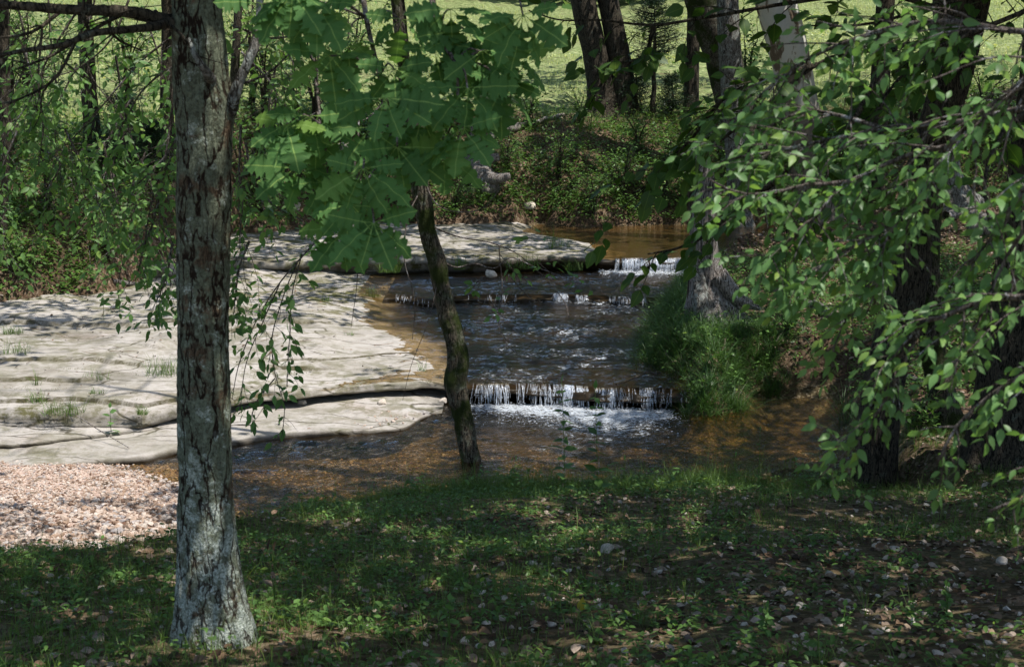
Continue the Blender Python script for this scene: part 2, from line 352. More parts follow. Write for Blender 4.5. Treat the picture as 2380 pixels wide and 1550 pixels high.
def sdf(poly, x, y):
    x = np.asarray(x, float); y = np.asarray(y, float); d = np.full(x.shape, 1e9); ins = np.zeros(x.shape, bool)
    for a, b in zip(poly, np.roll(poly, -1, axis=0)):
        e = b-a; t = np.clip(((x-a[0])*e[0]+(y-a[1])*e[1])/(e.dot(e)+1e-12), 0, 1)
        d = np.minimum(d, np.hypot(x-a[0]-t*e[0], y-a[1]-t*e[1]))
        c = ((a[1] > y) != (b[1] > y)) & (x < (b[0]-a[0])*(y-a[1])/(b[1]-a[1]+1e-12)+a[0]); ins ^= c
    return np.where(ins, d, -d)
def land(x, y):
    x = np.asarray(x, float); y = np.asarray(y, float)
    n = fbm(x*.7, y*.7, 0, 3); nf = fbm(x*3.1, y*3.1, 0, 4, 3)
    dn = cy_(NEAR, x)-y+.10*nf
    plane = np.minimum(2.78-.2*y, 2.45)+.06*n
    near = np.minimum(.03+.42*dn, plane+.02*nf)
    near = np.where(dn < 0, .03+.35*dn, near)
    near = near+np.where(dn > 0, .05*n, 0)
    dt = y-cy_(TOE, x)+.25*nf+.35*n
    far = cz_(TOE, x)+np.interp(dt, [-3, 0, .35, 1.5, 3.6, 5.8], [-1.2, -.03, .35, 1.15, 1.95, 2.45])+np.maximum(dt-5.8, 0)*.12
    far = far+np.where(dt > 0, .14*n+.05*nf, 0)
    far = far+np.where(y > 80, (y-80)*.12, 0)
    dr = sdf(RP, x, y)+.10*nf+.06*n
    zr = .50+.045*(y-16)+.05*np.maximum(x-4, 0)+.08*n+.03*nf
    rt = np.minimum(-.03+np.where(dr > 0, 1.15*dr, .8*dr), zr)
    bed = -.30+.055*np.clip(y-17.5, 0, 18)+.04*nf
    g = ((x+5.85)/2.95)**2+((y-12.75)/2.25)**2
    bar = .13*(1-g**1.2)+.02*nf
    bar = np.where(g < 3, np.maximum(bar, -.3), -1)
    return near, far, rt, bed, bar, dn, dt, dr
def H(x, y):
    near, far, rt, bed, bar, *_ = land(x, y)
    return np.maximum.reduce([near, far, rt, bed, bar])
def grow(a, b, d0, k, cap):
    o = [a]; d = d0
    while o[-1] < b: o.append(o[-1]+d); d = min(d*k, cap)
    return o
xs = np.array(sorted(set([-v for v in grow(13, 130, .1, 1.12, 6)]+list(np.arange(-13, 13.01, .075))+grow(13, 130, .1, 1.12, 6))))
ys = np.array(sorted(set([-v for v in grow(-4, 30, .1, 1.2, 4)]+list(np.arange(4, 38, .075))+grow(38, 230, .08, 1.02, 5))))
X, Y = np.meshgrid(xs, ys)
near, far, rt, bed, bar, dn, dt, dr = land(X, Y)
Z = np.maximum.reduce([near, far, rt, bed, bar])
Z += .012*fbm(X*9, Y*9, 0, 9, 2)*(Y < 60)
isbed = ((Z < .03+.055*np.clip(Y-17.5, 0, 9)) & (Y < cy_(TOE, X)+.4) & (dr < .15)).astype(float)
isbed = np.where((Y > 26.3) & (dt < 0) & (dr < .1) & (Z < .8), 1, isbed)
meadow = ss(4.6, 6.5, dt)*ss(-14, 2, 0*X)+0
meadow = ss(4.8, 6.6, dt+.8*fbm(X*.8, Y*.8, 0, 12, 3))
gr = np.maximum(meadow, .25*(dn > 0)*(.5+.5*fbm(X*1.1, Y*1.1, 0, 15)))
grv = ((bar >= Z-.004) & (Z > .012)).astype(float)
nx, ny = len(xs), len(ys)
def gridfaces(nx, ny):
    i = np.arange(ny-1)[:, None]*nx+np.arange(nx-1)[None]
    return np.stack([i, i+1, i+nx+1, i+nx], -1).reshape(-1, 4)
mb = MB(); mb.add(np.stack([X, Y, Z], -1).reshape(-1, 3), None, gridfaces(nx, ny))
tag(mb.build('ground', MAT['ground'], attrs=dict(bed=isbed, grass=gr, gravel=grv)), kind='structure')

# ------------------------------------------------------------------ sandstone shelves: each a slab with a broken, undercut front
def shelf(name, lip, x0, x1, ztop, back, prof, zbot, wetf, mossf, seed, dx=.035, lump=1., nrow=120, prof2=None, pm=None, dirt_shadef=None):
    x = np.arange(x0, x1, dx)
    yl = cy_(lip, x)+.07*fbm(x*2.2, 0*x, 0, seed)+.025*fbm(x*11, 0*x, 3, seed, 3)
    L = back(x)-yl; s = np.linspace(0, 1, nrow)**1.5
    rows = []; kind = []
    zl = ztop(x, yl)
    for k, (dy, dz) in reversed(list(enumerate(prof))):          # front face from the bottom to the lip
        if prof2 is not None: m_ = pm(x); dy = prof[k][0]*(1-m_)+prof2[k][0]*m_; dz = prof[k][1]*(1-m_)+prof2[k][1]*m_
        j = .045*fbm(x*1.7, 0*x+k*.8, 0, seed+4)+.028*fbm(x*5, 0*x+k*1.7, 0, seed+5)+.010*fbm(x*22, 0*x+k*3.1, 0, seed+6, 2)
        hz = (zl-zbot)*1.0
        zz = zl+dz*hz+.012*fbm(x*4, 0*x+k, 0, seed+8)
        rows.append(np.stack([x, yl+dy+j*(k > 0), zz], -1)); kind.append(np.full(len(x), 1. if k > 0 else 0.))
    for t in s[1:]:
        yy = yl+L*t; rows.append(np.stack([x, yy, ztop(x, yy)], -1)); kind.append(np.zeros(len(x)))
    G = np.array(rows); K = np.array(kind); gx, gy, gz = G[..., 0], G[..., 1], G[..., 2]
    G[..., 2] += lump*(1-.6*K)*(.020*fbm(gx*.9, gy*.9, 0, seed+11)+.008*fbm(gx*5, gy*7, 0, seed+12, 3))
    a = dict(wet=wetf(gx, gy, gz, K), moss=mossf(gx, gy, gz, K))
    a['dirt'] = (dirt_shadef(gx, gy) if dirt_shadef else 0*gx)*(1-K)+K*(.45+.4*fbm(gx*1.5, gz*14, 0, seed+15)).clip(0, 1)  # front faces darkened in colour; step lines carry painted undercut shade
    mb = MB(); mb.add(G.reshape(-1, 3), None, gridfaces(len(x), len(rows)))
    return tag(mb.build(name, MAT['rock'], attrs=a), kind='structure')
XE = np.array([[17.4, -.62], [18., -.72], [19., -.85], [20.1, -1.0], [21, -1.5], [22, -2.12], [23, -2.05], [24, -1.9], [26.5, -1.6]])
def xe(y): return np.interp(y, XE[:, 0], XE[:, 1])+.12*fbm(y*1.6, 0*y, 0, 40)
STEPS = ((.42, .045, 1, -9, -3.2), (1.0, .05, 2, -14, -2.4), (1.9, .04, 3, -14, -2.6), (2.9, .05, 4, -5, 2), (4.2, .06, 5, -14, 0), (1.5, .03, 6, -3.2, .5))
def steps(x, y):
    u = y-cy_(LIPA, x); h_ = 0.; d_ = 0.
    for c_, hh, sd_, x0_, x1_ in STEPS:
        cc = c_+.42*fbm(x*.5, 0*x, 0, 200+sd_)+.10*fbm(x*2.5, 0*x, 0, 210+sd_, 4)
        g_ = ss(x0_-.4, x0_+.4, x)*ss(x1_+.4, x1_-.4, x)*ss(-.10, .15, fbm(x*.5, y*.2, 0, 220+sd_)+.14)
        h_ = h_+ss(cc, cc+.018, u)*hh*g_
        d_ = np.maximum(d_, g_*ss(-.03, -.005, u-cc)*ss(.04, .018, u-cc))  # dark line along each step: shade of an undercut, put into the colour
    return h_, d_
def terr(v, n): f = np.floor(v*n)/n; r = v*n-np.floor(v*n); return f+ss(.80, .98, r)/n
def ztopA(x, y):
    yl = cy_(LIPA, x); zr = zstream(y)-.045
    d = ss(-.05, .55, xe(y)-x)
    u = (y-yl); nn = fbm(x*.55, y*.8, 0, 21)
    dry = cz_(LIPA, x)+.022*u
    dry = dry+steps(x, y)[0]
    slope = np.maximum(dry, zr+.02)
    base = zr*(1-d)+(zr+.06+(slope-zr-.06)*ss(0, 2.2, xe(y)-x))*d
    return np.where(xe(y)-x > 0, base, zr+.02*fbm(x*2, y*2, 0, 23))
def wetA(x, y, z, K):
    w_ = ss(.12, -.25, xe(y)-x+.25*fbm(x*2.5, y*2.5, 0, 31)); w_ = np.where(y < 17.2, np.minimum(w_, K), w_)
    return np.maximum(w_, np.where(K > 0, ss(.5, -.3, xe(y)-x)*1.+.35*ss(.24, .05, z), 0)).clip(0, 1)
def mossA(x, y, z, K):
    m_ = .45+.5*fbm(x*.9, y*.9, 0, 33)+.45*ss(20.5, 23.5, y)+.35*ss(1.2, 0, y-cy_(LIPA, x))*ss(-2.4, -3.4, x)
    return m_.clip(0, 1)
profA = [(0, 0), (-.04, -.06), (-.09, -.18), (-.11, -.32), (-.10, -.46), (-.13, -.52), (-.11, -.66), (-.04, -.78), (.10, -.84), (.35, -.86), (.6, -.9)]
profA2 = [(0, 0), (-.02, -.05), (-.05, -.12), (-.04, -.22), (-.07, -.26), (-.05, -.36), (.05, -.42), (.30, -.44), (.55, -.50), (.60, -.8), (.60, -1.)]
shelf('rock_shelf', LIPA, -13, 2.38, ztopA, lambda x: np.maximum(cy_(LIPC, x)+.25, 24.2), profA, 0., wetA, mossA, 60, nrow=280, prof2=profA2, pm=lambda x: ss(-4.6, -3.4, x)*ss(1.2, -.2, x)+.35*ss(-.2, 1.2, x), dirt_shadef=lambda x, y: np.maximum(steps(x, y)[1]*(x < xe(y)-.1), .5*ss(.25, .5, fbm(x*.8, y*1.1, 0, 230))))
def ztopB(x, y): return np.where(x < -2.15, .36, .440+.02*ss(23.4, 26, y))+.015*fbm(x*2, y*3, 0, 24)
profB = [(0, 0), (-.03, -.1), (-.03, -.4), (.0, -.55), (.02, -.8), (.02, -1.3)]
shelf('rock_shelf', LIPB, -2.6, 3.2, ztopB, lambda x: cy_(LIPC, x)+.3, profB, .36, lambda x, y, z, K: np.ones_like(x)*.95, lambda x, y, z, K: x*0, 70, nrow=60)
XC = np.array([[25.5, 2.1], [26.5, 2.0], [27.5, 2.05], [29.1, 1.75], [30.0, 1.1], [30.8, .5], [32, .5], [34, 1.0]])
def xc(y): return np.interp(y, XC[:, 0], XC[:, 1])+.15*fbm(y*1.3, 0*y, 0, 41)
def ztopC(x, y):
    d = xc(y)-x; z = cz_(LIPC, x)+.02+.015*(y-cy_(LIPC, x))
    z = np.where(x < -3, z+.03*fbm(x*.9, y*.9, 0, 26), z)
    return np.where(d > 0, .715+(z-.715)*ss(0, .8, d), .715-.03*np.clip(-d, 0, 2))+.12*terr(np.clip(.5+.35*fbm(x*.5, y*.8, 0, 27), 0, 1), 4)*ss(.3, 2, d)-.05*ss(.3, 2, d)
profC = [(0, 0), (-.06, -.06), (-.07, -.30), (-.02, -.42), (.06, -.5), (.10, -.7), (.14, -.95), (.3, -1.1)]
def wetC(x, y, z, K):
    d = xc(y)-x
    w_ = ss(.2, -.2, d+.2*fbm(x*2, y*2, 0, 34))+K*(ss(-.8, .2, x)*.9+.5*ss(.7, .55, z))
    return np.clip(w_+.25*ss(.3, .6, fbm(x*.7, y*.9, 0, 37)), 0, 1)
shelf('rock_shelf', LIPC, -7.4, 5.2, ztopC, lambda x: cy_(TOE, x)+1.2, profC, .5, wetC, lambda x, y, z, K: (.85+.6*fbm(x*.8, y*.8, 0, 35)).clip(0, 1), 80, nrow=160, dirt_shadef=lambda x, y: (ss(.12, .4, fbm(x*.9, y*1.5, 0, 231))*.8))
def ztop2(x, y): return cz_(LIP2, x)+.03*(y-cy_(LIP2, x))
prof2 = [(0, 0), (-.02, -.15), (-.02, -.6), (.03, -.9), (.1, -1.2)]
shelf('rock_shelf', LIP2, -13, -3.0, ztop2, lambda x: cy_(LIPA, x)+1.0, prof2, .05, lambda x, y, z, K: .3*K, lambda x, y, z, K: (.35+.6*fbm(x, y, 0, 36)).clip(0, 1), 90, nrow=40)
def ztop3(x, y): return cz_(LIP3, x)+.018*(y-cy_(LIP3, x))
def wet3(x, y, z, K): return np.maximum(K*.8*ss(-3.6, -3.0, x), ss(.05, .0, z)*.9).clip(0, 1)*.9+.25*(K > 0)*(x < -3.4)
shelf('rock_shelf', LIP3, -13, -.85, ztop3, lambda x: cy_(LIPA, x)+1.0, [(0, 0), (-.03, -.3), (-.05, -.7), (-.02, -1.4), (.05, -2.6)], 0., wet3, lambda x, y, z, K: (.25+.6*fbm(x, y, 0, 38)).clip(0, 1), 95, nrow=50)

# ------------------------------------------------------------------ water
def sheet(name, x0, x1, y0f, y1f, zf, mt, foamf, amp, d=.04, nrow=None):
    x = np.arange(x0, x1, d); s = np.linspace(0, 1, nrow)
    Yg = np.array([y0f(x)+(y1f(x)-y0f(x))*t for t in s]); Xg = np.repeat(x[None], nrow, 0)
    fo = foamf(Xg, Yg)
    wx = Xg+.25*fbm(Xg*1.2, Yg*1.2, 0, 53); wv_ = 1-2*np.abs(vn(wx*2.6, Yg*4.2, 0, 50)); w2_ = 1-2*np.abs(vn(wx*6+3, Yg*8.5, 0, 51))
    Zg = zf(Xg, Yg)+amp*(wv_+.55*w2_+.4*fbm(Xg*12, Yg*15, 0, 54, 2))*(.5+.8*ss(-.3, .4, fbm(Xg*.7, Yg*.7, 0, 55)))+.030*fo*fbm(Xg*14, Yg*16, 0, 52, 3)
    mb = MB(); mb.add(np.stack([Xg, Yg, Zg], -1).reshape(-1, 3), None, gridfaces(len(x), nrow))
    return tag(mb.build(name, mt, attrs=dict(foam=fo)), kind='structure')
def foam0(x, y):
    yl = cy_(LIPA, x); d = yl-y
    a = ss(-.95, -.35, x)*ss(2.35, 1.75, x)
    f = a*ss(-.1, .05, d)*(np.exp(-(np.maximum(d-.15, 0)/.38)**2)*.50+.47*np.exp(-((x-.95-.12*d)/.95)**2-((d-.7)/1.15)**2))
    f = np.maximum(f, .19*ss(-1.6, -.2, x)*ss(3., 1.6, x)*ss(13.2, 15, y)*(.3+ss(-.2, .4, fbm(x*1.2, y*1.8, 0, 57))))
    return f.clip(0, .62)
sheet('water', -13, 6.2, lambda x: 10.2+0*x, lambda x: cy_(LIPA, x)+.7, lambda x, y: 0*x, MAT['pool'], foam0, .013, nrow=200)
def foam1(x, y):
    yb = cy_(LIPB, x); d = yb-y
    f = .42*np.exp(-(d/.35)**2)*ss(-.2, .9, x)*ss(2.5, 1.8, x)
    f += .40*np.exp(-((x-.85)/.45)**2-((y-18.55-.35*(x-.85))/.22)**2)
    f += .36*np.exp(-((x-1.5)/.4)**2-((y-22.6)/.3)**2)+.17*np.exp(-((x-1.4)/1.)**2-((y-20.9)/1.3)**2)
    f = np.maximum(f, .23*ss(-1., 0., x)*(.4+ss(-.2, .4, fbm(x*1.2, y*1.8, 0, 56))))
    return f.clip(0, .6)
sheet('water', -3.4, 2.42, lambda x: cy_(LIPA, x)+.0, lambda x: cy_(LIPB, x)+.25, lambda x, y: zstream(y), MAT['stream'], foam1, .020, d=.03, nrow=230)
def foam2(x, y):
    d = cy_(LIPC, x)-y
    return ((.62*np.exp(-(d/.75)**2)*ss(1.3, 2.0, x)+.2*np.exp(-((x-1.6)/.8)**2-((y-25)/.8)**2))).clip(0, .62)
sheet('water', -2.6, 3.4, lambda x: cy_(LIPB, x)+.0, lambda x: cy_(LIPC, x)+.25, lambda x, y: .51+.0*x, MAT['stream'], foam2, .016, d=.03, nrow=110)
sheet('water', .2, 7.5, lambda x: cy_(LIPC, x)+.0, lambda x: 34.5+0*x, lambda x, y: .752+0*x, MAT['upper'], lambda x, y: 0*x, .002, nrow=110)
# falling water: many thin strands over each lip
def falls(name, lip, spans, z0, z1, out, label):
    mb = MB()
    for xa, xb, n, w0, w1 in spans:
        for _ in range(int(n*.9)):
            x = random.uniform(xa, xb)
            while fbm(x*5., 0., 0., 77) < random.uniform(-.62, .12): x = random.uniform(xa, xb)
            wd = random.uniform(w0, w1); y = float(cy_(lip, x))
            o_ = out*random.uniform(.5, 1.3); k = 7; st = random.choice([0, 0, 0, 0, .3, .5]); en = random.uniform(.6, 1.)
            zt = z0+random.uniform(-.004, .008); dxx = random.gauss(0, .03)
            v = []
            for i in range(k):
                t = st+(en-st)*i/(k-1); ww = wd*(1-.55*abs(t-.4))*random.uniform(.7, 1.2)
                yy = y+.06-.04*t**.3-(o_+.09)*t**.6; zz = zt-(zt-z1)*t**1.6; xx = x+dxx*t+random.uniform(-.003, .003)
                v += [(xx-ww, yy, zz), (xx, yy-.6*ww, zz), (xx+ww, yy, zz)]
            f = [(3*i+a, 3*i+a+1, 3*i+a+4, 3*i+a+3) for i in range(k-1) for a in (0, 1)]
            mb.add(v, None, f)
    return tag(mb.build(name, MAT['fall']), kind='structure')
falls('waterfall', LIPA, [(-.52, .30, 110, .0015, .0045), (-.2, -.05, 20, .002, .006), (.22, .72, 90, .0015, .006), (.66, 1.25, 190, .002, .008), (1.2, 1.75, 90, .0015, .005), (1.7, 2.15, 34, .001, .003)], .255, -.01, .05, '')
falls('waterfall', LIPB, [(-1.95, -1.35, 26, .0015, .004), (-.85, .1, 34, .0015, .004), (.7, 1.25, 90, .002, .006), (1.4, 2.2, 60, .0015, .005)], .51, .38, .03, '')
falls('waterfall', LIPC, [(1.95, 3.3, 380, .003, .010)], .75, .50, .06, '')
# splash drops and foam crests below the falls
tv = np.array([(1, 0, 0), (-1, 0, 0), (0, 1, 0), (0, -1, 0), (0, 0, 1), (0, 0, -1)], float)
tf = [(0, 2, 4), (2, 1, 4), (1, 3, 4), (3, 0, 4), (2, 0, 5), (1, 2, 5), (3, 1, 5), (0, 3, 5)]
def blobs(n, xf, yf, zf, s0, s1, squash=.6):
    mb = MB(); x = xf(n); y = yf(x, n); z = zf(x, y, n); sc = rng.uniform(s0, s1, n)
    R = np.zeros((n, 3, 3)); R[:, 0, 0] = sc*rng.uniform(.8, 2.2, n); R[:, 1, 1] = sc; R[:, 2, 2] = sc*squash
    mb.inst(tv, tf, None, R, np.stack([x, y, z], 1)); return mb
FM, N_, o_, t_ = mat('foam'); t_.links.new(principled(N_, o_, t_, (.78, .81, .85), .3, spec=.5).outputs[0], o_.inputs[0])
m1 = blobs(2600, lambda n: np.where(rng.random(n) < .35, rng.uniform(-.55, 2., n), rng.normal(.95, .45, n)).clip(-.6, 2.1), lambda x, n: cy_(LIPA, x)-.05-np.abs(rng.normal(0, .42, n)), lambda x, y, n: np.abs(rng.normal(0, .02, n)), .002, .008)
tag(m1.build('foam', FM), kind='stuff')
m1 = blobs(900, lambda n: rng.uniform(1.6, 3.2, n), lambda x, n: cy_(LIPC, x)-.08-np.abs(rng.normal(0, .3, n)), lambda x, y, n: .515+np.abs(rng.normal(0, .02, n)), .003, .012)
tag(m1.build('foam', FM), kind='stuff')

# ------------------------------------------------------------------ leaf, blade and stone shapes
def leaf_tmpl(w=.24, fold=.05, curl=.10):
    ys_ = [.18, .42, .70]; ws = [.72*w, w, .66*w]; v = [(0, 0, 0)]; 
    for y, q in zip(ys_, ws): v += [(-q, y, fold-curl*y*y), (0, y, -curl*y*y), (q, y, fold-curl*y*y)]
    v.append((0, 1, -curl*1.3)); f3 = [(0, 2, 1), (0, 3, 2), (7, 8, 10), (8, 9, 10)]; f4 = [(1, 2, 5, 4), (2, 3, 6, 5), (4, 5, 8, 7), (5, 6, 9, 8)]
    v = np.array(v); return v, f3, f4, v[:, :2].copy()
LEAF = leaf_tmpl(); ELM = leaf_tmpl(.245, .045, .16); ROUND = leaf_tmpl(.33, .04, .12); NARROW = leaf_tmpl(.14, .04, .2)
_r = np.array([(0, 0, 0), (-.27, .45, .06), (.27, .45, .06), (0, 1, -.05)]); RHOMB = (_r, [(0, 2, 1), (1, 2, 3)], None, _r[:, :2].copy())
def oak_tmpl(seed):
    r = random.Random(seed)
    out = [(.0, .008), (.10, .035), (.17, .13), (.15, .21), (.21, .195), (.25, .235), (.275, .20), (.31, .105), (.35, .19), (.345, .30), (.40, .275), (.44, .335), (.475, .28), (.52, .265), (.525, .14), (.58, .22), (.605, .325), (.65, .275), (.70, .305), (.72, .235), (.745, .125), (.79, .155), (.81, .215), (.85, .165), (.90, .15), (.92, .075), (1.0, 0.)]
    out = [(a+r.uniform(-.012, .012), b*r.uniform(.85, 1.15)) for a, b in out]; n = len(out)
    mt = np.maximum.accumulate([a for a, b in out])
    z = lambda a, b: -.22*a*a+.18*abs(b)-.9*b*b+.02*math.sin(a*17+abs(b)*9+seed)
    v = [(0, m, z(m, 0)-.01) for m in mt]+[(-b, a, z(a, b)) for a, b in out]+[(b*r.uniform(.85, 1.1), a+.02*r.uniform(-1, 1), z(a, b)) for a, b in out]
    f = []
    for i in range(n-1): f += [(i, i+1, n+i+1, n+i), (i, 2*n+i, 2*n+i+1, i+1)]
    v = np.array(v); return v, None, f, v[:, :2].copy()
OAKS = [oak_tmpl(s) for s in range(4)]
def blade_tmpl(b=.5):
    v = []
    for t, w_ in ((0, .5), (.35, .45), (.7, .3)): v += [(-w_, b*t*t, t), (w_, b*t*t, t)]
    v.append((0, b*1.05, .97)); v = np.array(v); return v, [(4, 5, 6)], [(0, 1, 3, 2), (2, 3, 5, 4)], v[:, :2].copy()
BLADE = blade_tmpl(.45); ARCH = blade_tmpl(1.1)
def Rm(yaw, pitch, roll, sx, sy, sz):
    n = len(yaw); c, s = np.cos, np.sin; O = np.zeros(n); I = np.ones(n)
    A = np.array([[c(yaw), -s(yaw), O], [s(yaw), c(yaw), O], [O, O, I]]).transpose(2, 0, 1)
    B = np.array([[I, O, O], [O, c(pitch), -s(pitch)], [O, s(pitch), c(pitch)]]).transpose(2, 0, 1)
    D = np.array([[c(roll), O, s(roll)], [O, I, O], [-s(roll), O, c(roll)]]).transpose(2, 0, 1)
    return (A@B@D)*np.stack([sx*I, sy*I, sz*I], 1)[:, None, :]
def basis(d, up, size):
    d = d/(np.linalg.norm(d, axis=1)[:, None]+1e-9); x = np.cross(d, up); x /= np.linalg.norm(x, axis=1)[:, None]+1e-9
    z = np.cross(x, d); return np.stack([x, d, z], 2)*size[:, None, None]
def U(a, b, n): return rng.uniform(a, b, n)
class Leaves:
    def __init__(s): s.p = []; s.d = []; s.s = []
    def put(s, p, d, z): s.p.append(p); s.d.append(d); s.s.append(z)
    def build(s, mb, tm, upj=.5, up=(0, -.25, 1)):
        if not s.p: return
        p, d, z = np.array(s.p), np.array(s.d), np.array(s.s)
        u = np.array(up)+rng.normal(0, upj, p.shape); mb.inst(tm[0], tm[1], tm[2], basis(d, u, z), p, tm[3])
def limb(mb, L, pts, r0, r1, nsub=10, sub=.3, ls=.05, gap=.028, droop=-.25, bare=0., subsub=0, spread=.9, t0=.15, step=.05, wob=.01, seg=6, dirb=(0, 0, 0)):
    pts = np.array(pts, float); rr = np.linspace(r0, r1, len(pts))
    q = tube(mb, pts, rr, seg, step, wob=wob)
    tg = np.gradient(q, axis=0); tg /= np.linalg.norm(tg, axis=1)[:, None]+1e-9
    for k in range(nsub):
        t = t0+(1-t0)*(k+random.random())/nsub; i = min(len(q)-1, int(t*(len(q)-1)))
        d = tg[i]*random.uniform(.3, 1)+np.array([random.gauss(0, spread) for _ in range(3)])*.8+np.array(dirb); d /= np.linalg.norm(d)
        ln = sub*random.uniform(.5, 1.3)*(1.15-.5*t); n = 6; p = [q[i]]
        for j in range(n): d = d+np.array([random.gauss(0, .12), random.gauss(0, .12), droop*.25+random.gauss(0, .08)]); d /= np.linalg.norm(d); p.append(p[-1]+d*ln/n)
        rs = min(r1*.9, .0035+.004*ln)
        if subsub and random.random() < .8: limb(mb, L, p, rs, rs*.4, subsub, sub*.45, ls, gap, droop, bare, 0, spread, .2, step, wob*.4, 5, dirb); continue
        tube(mb, p, np.linspace(rs, rs*.35, len(p)), 4)
        if random.random() > bare: leaf_row(L, np.array(p), ls, gap)
def leaf_row(L, p, ls, gap):
    d_ = np.r_[0, np.cumsum(np.linalg.norm(np.diff(p, axis=0), axis=1))]; m = max(2, int(d_[-1]/gap)); side = 1
    for j in range(m):
        s_ = d_[-1]*(.12+.88*(j+.5)/m); i = min(len(p)-2, int(np.searchsorted(d_, s_)-1)); i = max(i, 0)
        a = p[i]+(p[i+1]-p[i])*(s_-d_[i])/(d_[i+1]-d_[i]+1e-9); tg = p[i+1]-p[i]; tg = tg/(np.linalg.norm(tg)+1e-9)
        x = np.cross(tg, (0, 0, 1)); x = x/(np.linalg.norm(x)+1e-9); side = -side
        dd = tg*.55+x*side*.8+np.array([random.gauss(0, .3), random.gauss(0, .3), random.gauss(-.15, .3)])
        L.put(a+dd*.004, dd, ls*random.uniform(.6, 1.25))
    L.put(p[-1], p[-1]-p[-2], ls*random.uniform(.8, 1.1))
def px(*pts): return [PD(a, b, c) for a, b, c in pts]

# ------------------------------------------------------------------ trees
SHADE_CROWNS = []       # (x, y, tree empty) : the unseen shading leaves overhead are shared out between the trees
def barkdisp(amp, fr=26., vs=.25, seed=0):
    def f(v, th, rr):
        x, y, z = v[..., 0], v[..., 1], v[..., 2]
        a = vn(x*fr, y*fr, z*fr*vs, seed); b = vn(x*fr*.5, y*fr*.5, z*fr*vs*.5, seed+1)
        return amp*(1-2.2*np.abs(a)*.6-.8*np.abs(b))+amp*.5*fbm(x*fr*2, y*fr*2, z*fr*2, seed+2, 2)
    return f
def flare(k, n, ph, zb, hh):
    def f(v, th, rr):
        t = np.clip(1-(v[..., 2]-zb)/hh, 0, 1)**2
        return rr*t*k*(.35+.65*np.maximum(0, np.cos(th*n+ph))**2)
    return f
def trunk_tree(label, cat, pts, mt, seg=24, step=.06, amp=.01, fr=26, vs=.25, fl=(.6, 4, 0., .5), name='tree', up=9., shade_crown=True):
    """pts: (px, py, half width px) down to the base, all at the distance of the base"""
    b = pts[-1]; Yb = None
    y_ = np.arange(4.5, 75, .02); pp = [PD(b[0], b[1], q) for q in y_]
    pp = np.array(pp); hz = H(pp[:, 0], pp[:, 1]); i = int(np.argmax(pp[:, 2] < hz+.0)) if (pp[:, 2] < hz).any() else 0
    Yb = float(y_[i]) if i else pts[-1][3]
    if len(b) > 3: Yb = b[3]
    p = np.array([PD(a[0], a[1], Yb) for a in pts])[::-1]; r = np.array([a[2]*Yb/FPX for a in pts])[::-1]
    p = np.vstack([p[0]-(0, 0, .18), p]); r = np.r_[r[0]*1.05, r]
    d = p[-1]-p[-2]; d /= np.linalg.norm(d); ztop = max(p[-1][2]+1, CAMZ+.0566*Yb+up)
    e = p[-1]+d*(ztop-p[-1][2])/max(d[2], .3)*np.array([.5, .5, 1]); p = np.vstack([p, (p[-1]+e)/2, e]); r = np.r_[r, r[-1]*.75, r[-1]*.35]
    base = np.array([p[1][0], p[1][1], H(p[1][0], p[1][1])])
    t = empty(name, base, label, cat)
    F1, F2 = barkdisp(amp, fr, vs, int(abs(base[0]*97))), flare(fl[0], fl[1], fl[2], base[2], fl[3])
    mb = MB(); q = tube(mb, p, r, seg, step, lambda v, th, rr: F1(v, th, rr)*np.minimum(1, rr/r[1]+.2)+F2(v, th, rr))
    mb.build('trunk', mt, t, base)
    if shade_crown:
        SHADE_CROWNS.append((e[0], e[1], t, base))
        mb = MB()                                  # limbs above the picture, under the added shading leaves
        for k in range(6):
            i = int(len(q)*random.uniform(.7, .97)); a = random.uniform(0, 6.28); ln = random.uniform(1.2, 2.6)
            s0 = q[i]; m_ = s0+np.array([math.cos(a)*ln*.5, math.sin(a)*ln*.5, ln*.35]); e_ = s0+np.array([math.cos(a)*ln, math.sin(a)*ln, ln*.5])
            if s0[2] < CAMZ+.0566*s0[1]+1.2: continue
            tube(mb, [s0, m_, e_], [r[-2]*.5, r[-2]*.3, .012], 6, .15, wob=.08)
        if mb.v: mb.build('limb', mt, t, base)
    return t, base, Yb, q
TR = {}
# the big lichened trunk in front
bt, bb, bY, bq = trunk_tree('large lichen crusted trunk with flared foot standing nearest, left of centre', 'tree',
  [(455, -40, 54), (456, 0, 54), (462, 90, 58), (468, 180, 62), (474, 240, 66), (476, 320, 61), (474, 420, 62), (472, 560, 60), (472, 700, 59), (474, 850, 60), (475, 1000, 61), (477, 1120, 63), (480, 1220, 67), (486, 1320, 74), (492, 1400, 84), (500, 1485, 96)],
  MAT['bark_lichen'], 200, .011, .0085, 30, .22, (.16, 3, 2.6, .28), 'oak_tree', 7)
Y0 = bY
mb = MB(); tube(mb, px((532, 262, Y0), (541, 235, Y0-.03), (556, 190, Y0-.05), (578, 140, Y0-.05), (597, 92, Y0-.03), (604, 40, Y0), (598, -60, Y0+.1)), [.030, .024, .019, .017, .017, .014, .010], 20, .015, barkdisp(.003, 50, .3, 4))
mb.build('branch', MAT['bark_grey'], bt, bb)
mb = MB(); L = Leaves()
tube(mb, px((430, 62, Y0), (380, 50, Y0-.05), (300, 30, Y0-.2), (150, 24, Y0-.3), (0, 12, Y0-.35), (-250, -30, Y0-.3)), [.030, .026, .021, .018, .015, .008], 12, .02, barkdisp(.003, 50, .3, 5), wob=.01)
